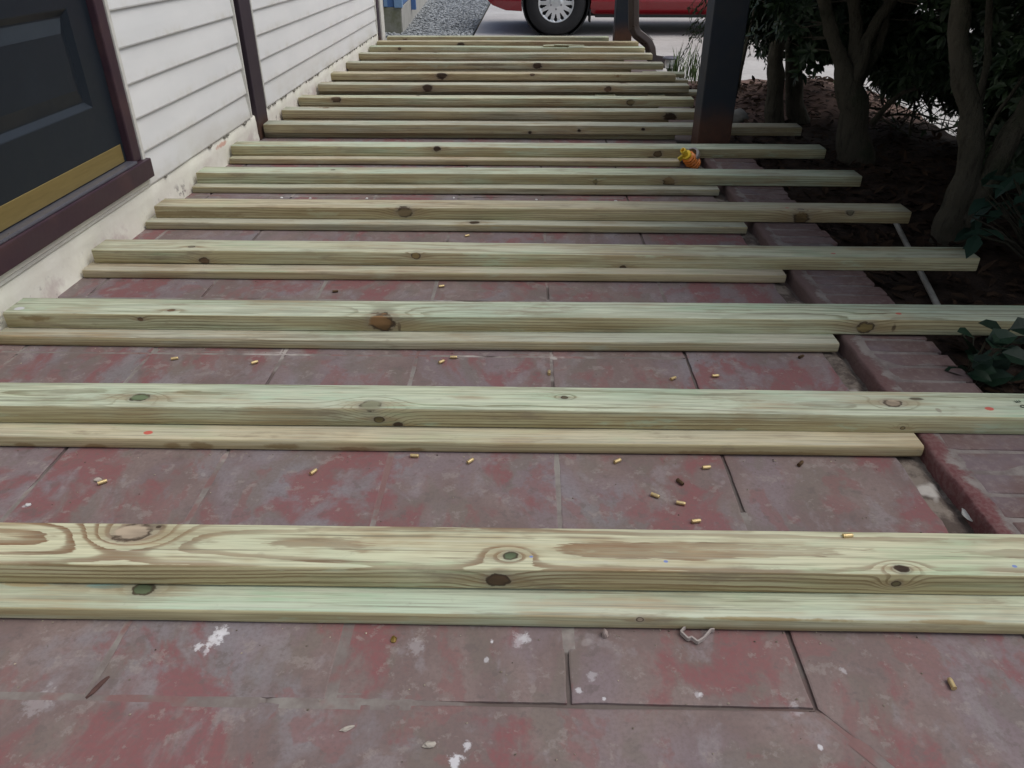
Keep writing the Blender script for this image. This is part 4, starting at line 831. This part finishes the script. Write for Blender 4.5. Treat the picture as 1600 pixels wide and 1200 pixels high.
# feathery evergreen beside the big post
def feathery():
    rr = random.Random(31); root = empty('evergreen_shrub', (1.36, 5.3, -.07), label='feathery evergreen with drooping sprays hanging behind the big post', cat='shrub')
    tb = MB(); tb.tube([(1.36, 5.3, -.07), (1.37, 5.32, .4), (1.35, 5.3, 1.5)], [.04, .03, .012], 10); lb = MB()
    for i in range(430):
        a = rr.random()*2*pi; z = rr.uniform(.28, 1.5); r = (.15+.28*rr.random())*(1.15-.3*z)
        p = Vector((1.36, 5.3, z)); d = Vector((cos(a), sin(a), .1)); P = []
        for k in range(6): P.append(p+d*r*k/5*1.15+Vector((0, 0, .03-.28*(k/5)**2*rr.uniform(.6, 1.1))))
        if P[-1].x < .99: continue
        tb.tube(P, [.004, .003, .003, .002, .002, .001], 4, cap=False)
        for k in range(34):
            t = rr.uniform(.35, 1); j = min(4, int(t*5)); q = P[j].lerp(P[j+1], t*5-j); dd = (P[j+1]-P[j]).normalized()+Vector((rr.uniform(-1, 1), rr.uniform(-1, 1), rr.uniform(-1, .3)))*.9
            leaf(lb, q, dd, Vector((rr.uniform(-1, 1), rr.uniform(-1, 1), 1)), rr.uniform(.018, .036), .008, .2)
    child(tb.build('trunk', MAT_BARK, smooth=True), root); child(lb.build('crown', MAT_LEAF2), root)
feathery()
def plant(name, label, cat, base, leaves, mat, seed, stem=None, W=.5):
    rr = random.Random(seed); root = empty(name, base, label=label, cat=cat); lb = MB(); tb = MB(); b0 = Vector(base)
    for (p, d, L) in leaves:
        p = Vector(p); d = Vector(d); tb.tube([b0+Vector((rr.uniform(-.01, .01), rr.uniform(-.01, .01), 0)), b0.lerp(p, .6)+Vector((0, 0, .02)), p], [.004, .003, .002], 5, cap=False)
        leaf(lb, p, d, Vector((rr.uniform(-.3, .3), rr.uniform(-.5, .1), 1)), L, L*W, .12)
    child(tb.build('stem', MAT_BARK, smooth=True), root); child(lb.build('foliage', mat), root)
rr = random.Random(41); L_ = []
for i in range(26):
    u, v = rr.uniform(1508, 1592), rr.uniform(512, 606); p = at_y(u, v, rr.uniform(1.40, 1.56)); L_.append((p, (rr.uniform(-1, 1), rr.uniform(-.9, .3), rr.uniform(-.3, .7)), rr.uniform(.045, .07)))
plant('ground_plant', 'low plant with broad dark round leaves against the end of the third joist', 'plant', (1.02, 1.52, -.075), L_, MAT_LEAFD, 42, W=.85)
L_ = []
for i in range(30):
    u, v = rr.uniform(1515, 1620), rr.uniform(275, 372); p = at_y(u, v, rr.uniform(2.02, 2.3)); L_.append((p, (rr.uniform(-1, .3), rr.uniform(-.8, .1), rr.uniform(-.4, .2)), rr.uniform(.07, .12)))
plant('laurel_sprig', 'leafy laurel sprig with long glossy leaves at the right edge in front of the trunk', 'plant', (1.6, 2.25, -.06), L_, leafmat('laurel leaf', (.014, .034, .024), (.026, .056, .036), .45, .35), 43, W=.36)
L_ = []
for i in range(46):
    u, v = rr.uniform(1250, 1312), rr.uniform(132, 158); p = at_y(u, v, rr.uniform(5.15, 5.5)); L_.append((p, (rr.uniform(-1, 1), rr.uniform(-1, 0), rr.uniform(0, .8)), rr.uniform(.05, .09)))
plant('leafy_weed', 'bright green weeds sunlit behind the brown soil mound', 'plant', (1.85, 5.35, -.06), L_, MAT_LEAFB, 44, W=.4)
# grass tuft
gt = MB(); rr = random.Random(51); g0 = at_z(1068, 122, -.07)
for i in range(95):
    b = Vector((g0.x+rr.uniform(-.1, .16), g0.y+rr.uniform(-.3, .25), -.08)); h = rr.uniform(.08, .26); a = rr.uniform(0, 6.3); ln = rr.uniform(.02, .14)
    tip = b+Vector((cos(a)*ln, sin(a)*ln, h)); md = b+Vector((cos(a)*ln*.3, sin(a)*ln*.3, h*.6)); s_ = Vector((-sin(a), cos(a), 0))*.0042
    gt.add([b-s_, b+s_, md+s_*.8, md-s_*.8, tip], [(0, 1, 2, 3), (3, 2, 4)])
tag(gt.build('grass_tuft', leafmat('grass blade', (.035, .075, .02), (.11, .15, .05), .6, .2)), 'tuft of long grass blades growing beside the solar light', 'grass tuft')
# leaf litter in the bed
lt = MB(); rr = random.Random(61)
for i in range(4200):
    x = rr.uniform(.96, 2.15); y = rr.uniform(.3, 5.5); z = bed_h(x, y)+rr.uniform(.004, .016)
    leaf(lt, Vector((x, y, z)), Vector((rr.uniform(-1, 1), rr.uniform(-1, 1), rr.uniform(-.15, .3))), Vector((rr.uniform(-.4, .4), rr.uniform(-.4, .4), 1)), rr.uniform(.025, .075), rr.uniform(.012, .03), rr.uniform(-.2, .3))
tag(lt.build('leaf_litter', leafmat('dead leaf', (.018, .011, .008), (.075, .045, .028), .85, .15)), 'brown fallen leaves covering the soil of the bed', 'leaf litter', kind='stuff')
# ------------------------------------------------------------------ small things
pb = MB(); a = at_z(1466, 480, -.035); b = at_z(1399, 347, -.03); d_ = (b-a); pb.tube([a-d_*.12, a, b, b+d_*.1], .0085, 12)
tag(pb.build('plastic_pipe', worn('grey pvc', (.34, .33, .30), (.22, .21, .18), 20, .6, .5), smooth=True), 'thin pale grey pipe lying on the soil under the joist ends', 'pipe')
sb = MB(); a = at_z(1147, 160, -.06); sb.tube([a, at_y(1169, 60, a.y-.25), at_y(1180, 10, a.y-.35)], [.009, .008, .007], 8)
tag(sb.build('garden_stake', MAT_BARK, smooth=True), 'thin dark stake leaning up beside the big post', 'stake')
def rock(label, p, r, seed, m_, sq=.7):
    bm = bmesh.new(); bmesh.ops.create_icosphere(bm, subdivisions=3, radius=r)
    for v in bm.verts:
        k = 1+.35*nz(v.co.x/r*1.1, v.co.y/r*1.1, v.co.z/r*1.1+seed); v.co *= k; v.co.z *= sq
    return tag(obj_bm('rock', bm, m_, None, p, smooth=True), label, 'rock')
MAT_ROCK = worn('pale rock', (.22, .21, .19), (.13, .125, .11), 25, .6, .9)
q = at_z(1153, 188, -.045); rock('pale rock in the bed right of the big post', (q.x, q.y, q.z+.02), .055, 3, MAT_ROCK)
# orange nozzle
oz = at_z(1078, 262, 0); on = empty('plastic_nozzle', (oz.x, oz.y+.01, .030), label='orange ribbed plastic nozzle with a yellow spout lying at the end of a lower board', cat='nozzle'); on.rotation_euler = (radians(32), radians(-42), 0)
def plast(n, c_): return M(n).out(c_, .38)
prof = [(0, -.04)]  # ribbed grip
for k in range(5): prof += [(.026-.001*k, -.04+.014*k), (.031-.0012*k, -.036+.014*k), (.031-.0012*k, -.030+.014*k), (.026-.001*k, -.027+.014*k)]
prof += [(.018, .032), (0, .032)]
b = MB(); b.lathe(prof, 24, (0, 0, 0)); b.build('grip', plast('orange plastic', (.85, .25, .03)), on, smooth=False)
b = MB(); b.lathe([(.0, .032), (.019, .032), (.020, .044), (.012, .046), (.0115, .078), (.008, .08), (.008, .06), (0, .06)], 20, (0, 0, 0)); b.build('spout', plast('yellow plastic', (.9, .62, .04)), on)
bm = bmesh.new(); bm_box(bm, -.036, -.012, -.004, .004, .036, .058, .002); obj_bm('tab', bm, plast('yellow plastic', (.7, .52, .04)), on)
b = MB(); b.lathe([(.028, -.02), (.034, -.012), (.034, .004), (.026, .008)], 20, (.014, .016, .0)); b.build('ring', plast('grey plastic', (.3, .28, .26)), on)
# spent brass casings
m = M('brass casing'); MAT_CASE = m.out(m.mix(m.noise(m.co(), 300, 3), (.50, .38, .18), (.66, .52, .28)), .48, .7)
MAT_CASED = worn('tarnished casing', (.09, .055, .03), (.16, .10, .05), 200, .6, .5, metal=.6)
b = MB(); b.lathe([(0, 0), (.0037, 0), (.0037, .0011), (.0030, .0014), (.0030, .0022), (.0034, .0025), (.0034, .0125), (.0028, .0150), (.0023, .0152), (.0023, .006), (0, .006)], 14, (0, 0, 0), 'x')
case0 = b.build('brass_casing', MAT_CASE, smooth=True); case0.data.polygons.foreach_set('use_smooth', [False]*len(case0.data.polygons))
case_t = case0.copy(); case_t.data = case0.data.copy(); case_t.data.materials.clear(); case_t.data.materials.append(MAT_CASED)
CASES = [(1487, 1068, 86, 'lone brass casing on the floor at lower right, in front of all the joists', 0), (1088, 814, 8, 'brass casing just behind the closest joist, nearest of the group right of centre', 0), (1064, 786, -12, 'middle brass casing of the group of three right of centre behind the closest joist', 0),
 (1024, 774, -25, 'leftmost brass casing of the group of three right of centre, tilted down rightwards', 0), (1104, 730, 8, "brass casing beside the dark floor joint, below the second lower board's right part", 0), (965, 720, 28, 'brass casing below the second lower board, just right of a pale grout line', 0),
 (735, 720, 40, 'brass casing tilted up rightwards below the second lower board near mid picture', 0), (648, 712, -3, 'brass casing touching the front edge of the second lower board', 0), (490, 737, 52, 'brass casing left of centre, tilted steeply, between first and second pair', 0),
 (160, 753, 30, 'brass casing far left between first and second pair beside a pale chip', 0), (1320, 830, 5, 'brass casing peeking over the back edge of the closest joist', 0), (1251, 724, 40, 'dark tarnished casing below the right end of the second lower board', 1), (1063, 753, -50, 'dark tarnished casing among the bright group right of centre', 1),
 (858, 582, 88, 'brass casing standing in the joint behind the second joist', 0), (1052, 591, 30, 'brass casing left of the joint, behind the second joist towards the right', 0), (1118, 587, 5, 'brass casing right of the joint, behind the second joist', 0), (690, 565, 35, 'brass casing tilted behind the second joist near mid picture', 0),
 (709, 558, 2, 'brass casing tight under the third lower board near mid picture', 0), (273, 560, 15, 'brass casing at left between second and third pair', 0), (398, 566, 30, 'dull brass casing right of the leftmost one between second and third pair', 0), (690, 447, 15, 'brass casing next to the white grout line behind the third joist', 0),
 (730, 368, 20, 'brass casing behind the fourth joist in mid picture', 0), (1252, 557, 30, 'dark tarnished casing below the rounded end of the third lower board', 1), (524, 455, 10, 'dark tarnished casing lying between third and fourth pair left of mid picture', 1)]
for i, (u, v, a, lab, dk) in enumerate(CASES):
    src = case_t if dk else case0; o = case0 if i == 0 else src.copy()
    if i: COL.objects.link(o)
    zz = .0040 if v not in (830,) else .0680
    p = at_z(u, v, zz); ra = radians(a); o.rotation_euler = (random.random()*6, 0, math.atan2(sin(ra)*1.35, cos(ra))); d_ = Vector((cos(o.rotation_euler.z), sin(o.rotation_euler.z), 0))*.0076
    if v == 830: p = Vector((p.x, .793-.006+.076, .0697))
    o.location = p-d_; tag(o, lab, 'casing', 'spent brass casings scattered on the porch floor')
# chips and scraps
MAT_CHIP = worn('pale chip', (.40, .36, .31), (.28, .25, .22), 90, .6, .9)
def curl():
    pts = [(-.024, .0, .004), (-.012, .013, .006), (.010, .021, .007), (.021, .020, .006)]; pts2 = [(-.024, 0, .004), (-.016, -.012, .004), (-.011, -.010, .005), (-.004, -.017, .004), (.006, -.010, .004), (.018, .003, .006), (.023, .004, .005)]
    b = MB(); n = 0
    for P in (pts, pts2):
        for i in range(len(P)-1):
            a = Vector(P[i]); c_ = Vector(P[i+1]); t = (c_-a).normalized(); s_ = Vector((-t.y, t.x, 0))*.0012
            b.add([a-s_-Vector((0, 0, .003)), a+s_-Vector((0, 0, .003)), c_+s_-Vector((0, 0, .003)), c_-s_-Vector((0, 0, .003)), a-s_+Vector((0, 0, .003)), a+s_+Vector((0, 0, .003)), c_+s_+Vector((0, 0, .003)), c_-s_+Vector((0, 0, .003))], [(0, 3, 2, 1), (4, 5, 6, 7), (0, 1, 5, 4), (1, 2, 6, 5), (2, 3, 7, 6), (3, 0, 4, 7)])
    p = at_z(1090, 992, 0); return tag(b.build('bark_curl', worn('curl', (.34, .30, .28), (.22, .18, .17), 60, .6, .8), None, (p.x, p.y, .0006)), 'dry curled strip bent into an open ring in front of the closest lower board', 'scrap')
curl()
def chip(label, u, v, rx, ry, h, a, m_, seed, name='chip'):
    bm = bmesh.new(); bmesh.ops.create_icosphere(bm, subdivisions=2, radius=1)
    for v_ in bm.verts:
        k = 1+.4*nz(v_.co.x*1.4, v_.co.y*1.4, v_.co.z*1.4+seed); v_.co = Vector((v_.co.x*rx*k, v_.co.y*ry*k, max(-.3, v_.co.z)*h*k))
    p = at_z(u, v, h*.3); o = obj_bm(name, bm, m_, None, p); o.rotation_euler.z = radians(a); return tag(o, label, 'chip')
chip('small oval grey pebble on the floor at the bottom centre', 671, 1164, .0085, .0042, .004, 5, MAT_CHIP, 1, 'pebble')
chip('flat bronze coloured square scrap in front of the closest lower board', 615, 999, .0042, .0062, .0022, 5, worn('bronze', (.2, .13, .03), (.28, .19, .06), 80, .5, .4, metal=.5), 2, 'scrap')
chip('small upright grey scrap in front of the closest lower board right of the joint', 945, 991, .0045, .0055, .009, 30, worn('scrap grey', (.3, .24, .22), (.2, .15, .14), 80, .6, .9), 3, 'scrap')
chip('thin dark splinter of wood on the floor at lower left', 152, 1074, .0035, .020, .003, -22, worn('dark splinter', (.07, .035, .03), (.11, .06, .05), 80, .6, .9), 4, 'splinter')
chip('pale chip beside the far left casing', 153, 750, .007, .005, .004, 20, MAT_CHIP, 5); chip('whitish chip at far left in front of the second pair', 44, 789, .006, .004, .003, 20, worn('white chip', (.5, .5, .5), (.4, .4, .4)), 6)
chip('thin grey splinter left of centre near the bottom of the picture', 543, 1138, .009, .003, .003, 25, MAT_CHIP, 7, 'splinter')
for k, (u, v) in enumerate(((440, 309), (485, 310), (573, 310), (709, 309), (838, 312), (962, 314))):
    chip('tiny white flake in the row of white flakes just behind the fifth joist', u, v, .006, .004, .003, 30*k, worn('white flake', (.6, .6, .58), (.5, .5, .48)), 10+k, 'flake')['group'] = 'white flakes behind the fifth joist'
chip('white broken plaster flake wedged in the crack along the brick edging', 1519, 808, .011, .022, .003, 28, worn('plaster', (.55, .54, .5), (.4, .38, .33), 60), 30, 'plaster_flake')

# grit and sawdust crumbs
rr = random.Random(77); gr = MB()
for i in range(900):
    y = .5+rr.random()**1.6*3.2; x = rr.uniform(-1.2, .68)
    if rr.random() < .45: k = rr.randrange(0, 8); y = .745+SP*k-abs(rr.gauss(0, .012))-.004
    r = rr.uniform(.0006, .0019); a = rr.random()*6; z = .0006
    P = [(x+cos(a+q)*r*rr.uniform(.6, 1.5), y+sin(a+q)*r*rr.uniform(.6, 1.3), z) for q in (0, 1.3, 2.4, 3.6, 5)]
    gr.add(P+[(x, y, z+r*.9)], [(0, 1, 5), (1, 2, 5), (2, 3, 5), (3, 4, 5), (4, 0, 5)])
tag(gr.build('floor_grit', leafmat('grit', (.07, .055, .045), (.5, .43, .33), .9, .2)), 'fine grit and sawdust crumbs scattered over the porch floor', 'grit', kind='stuff')
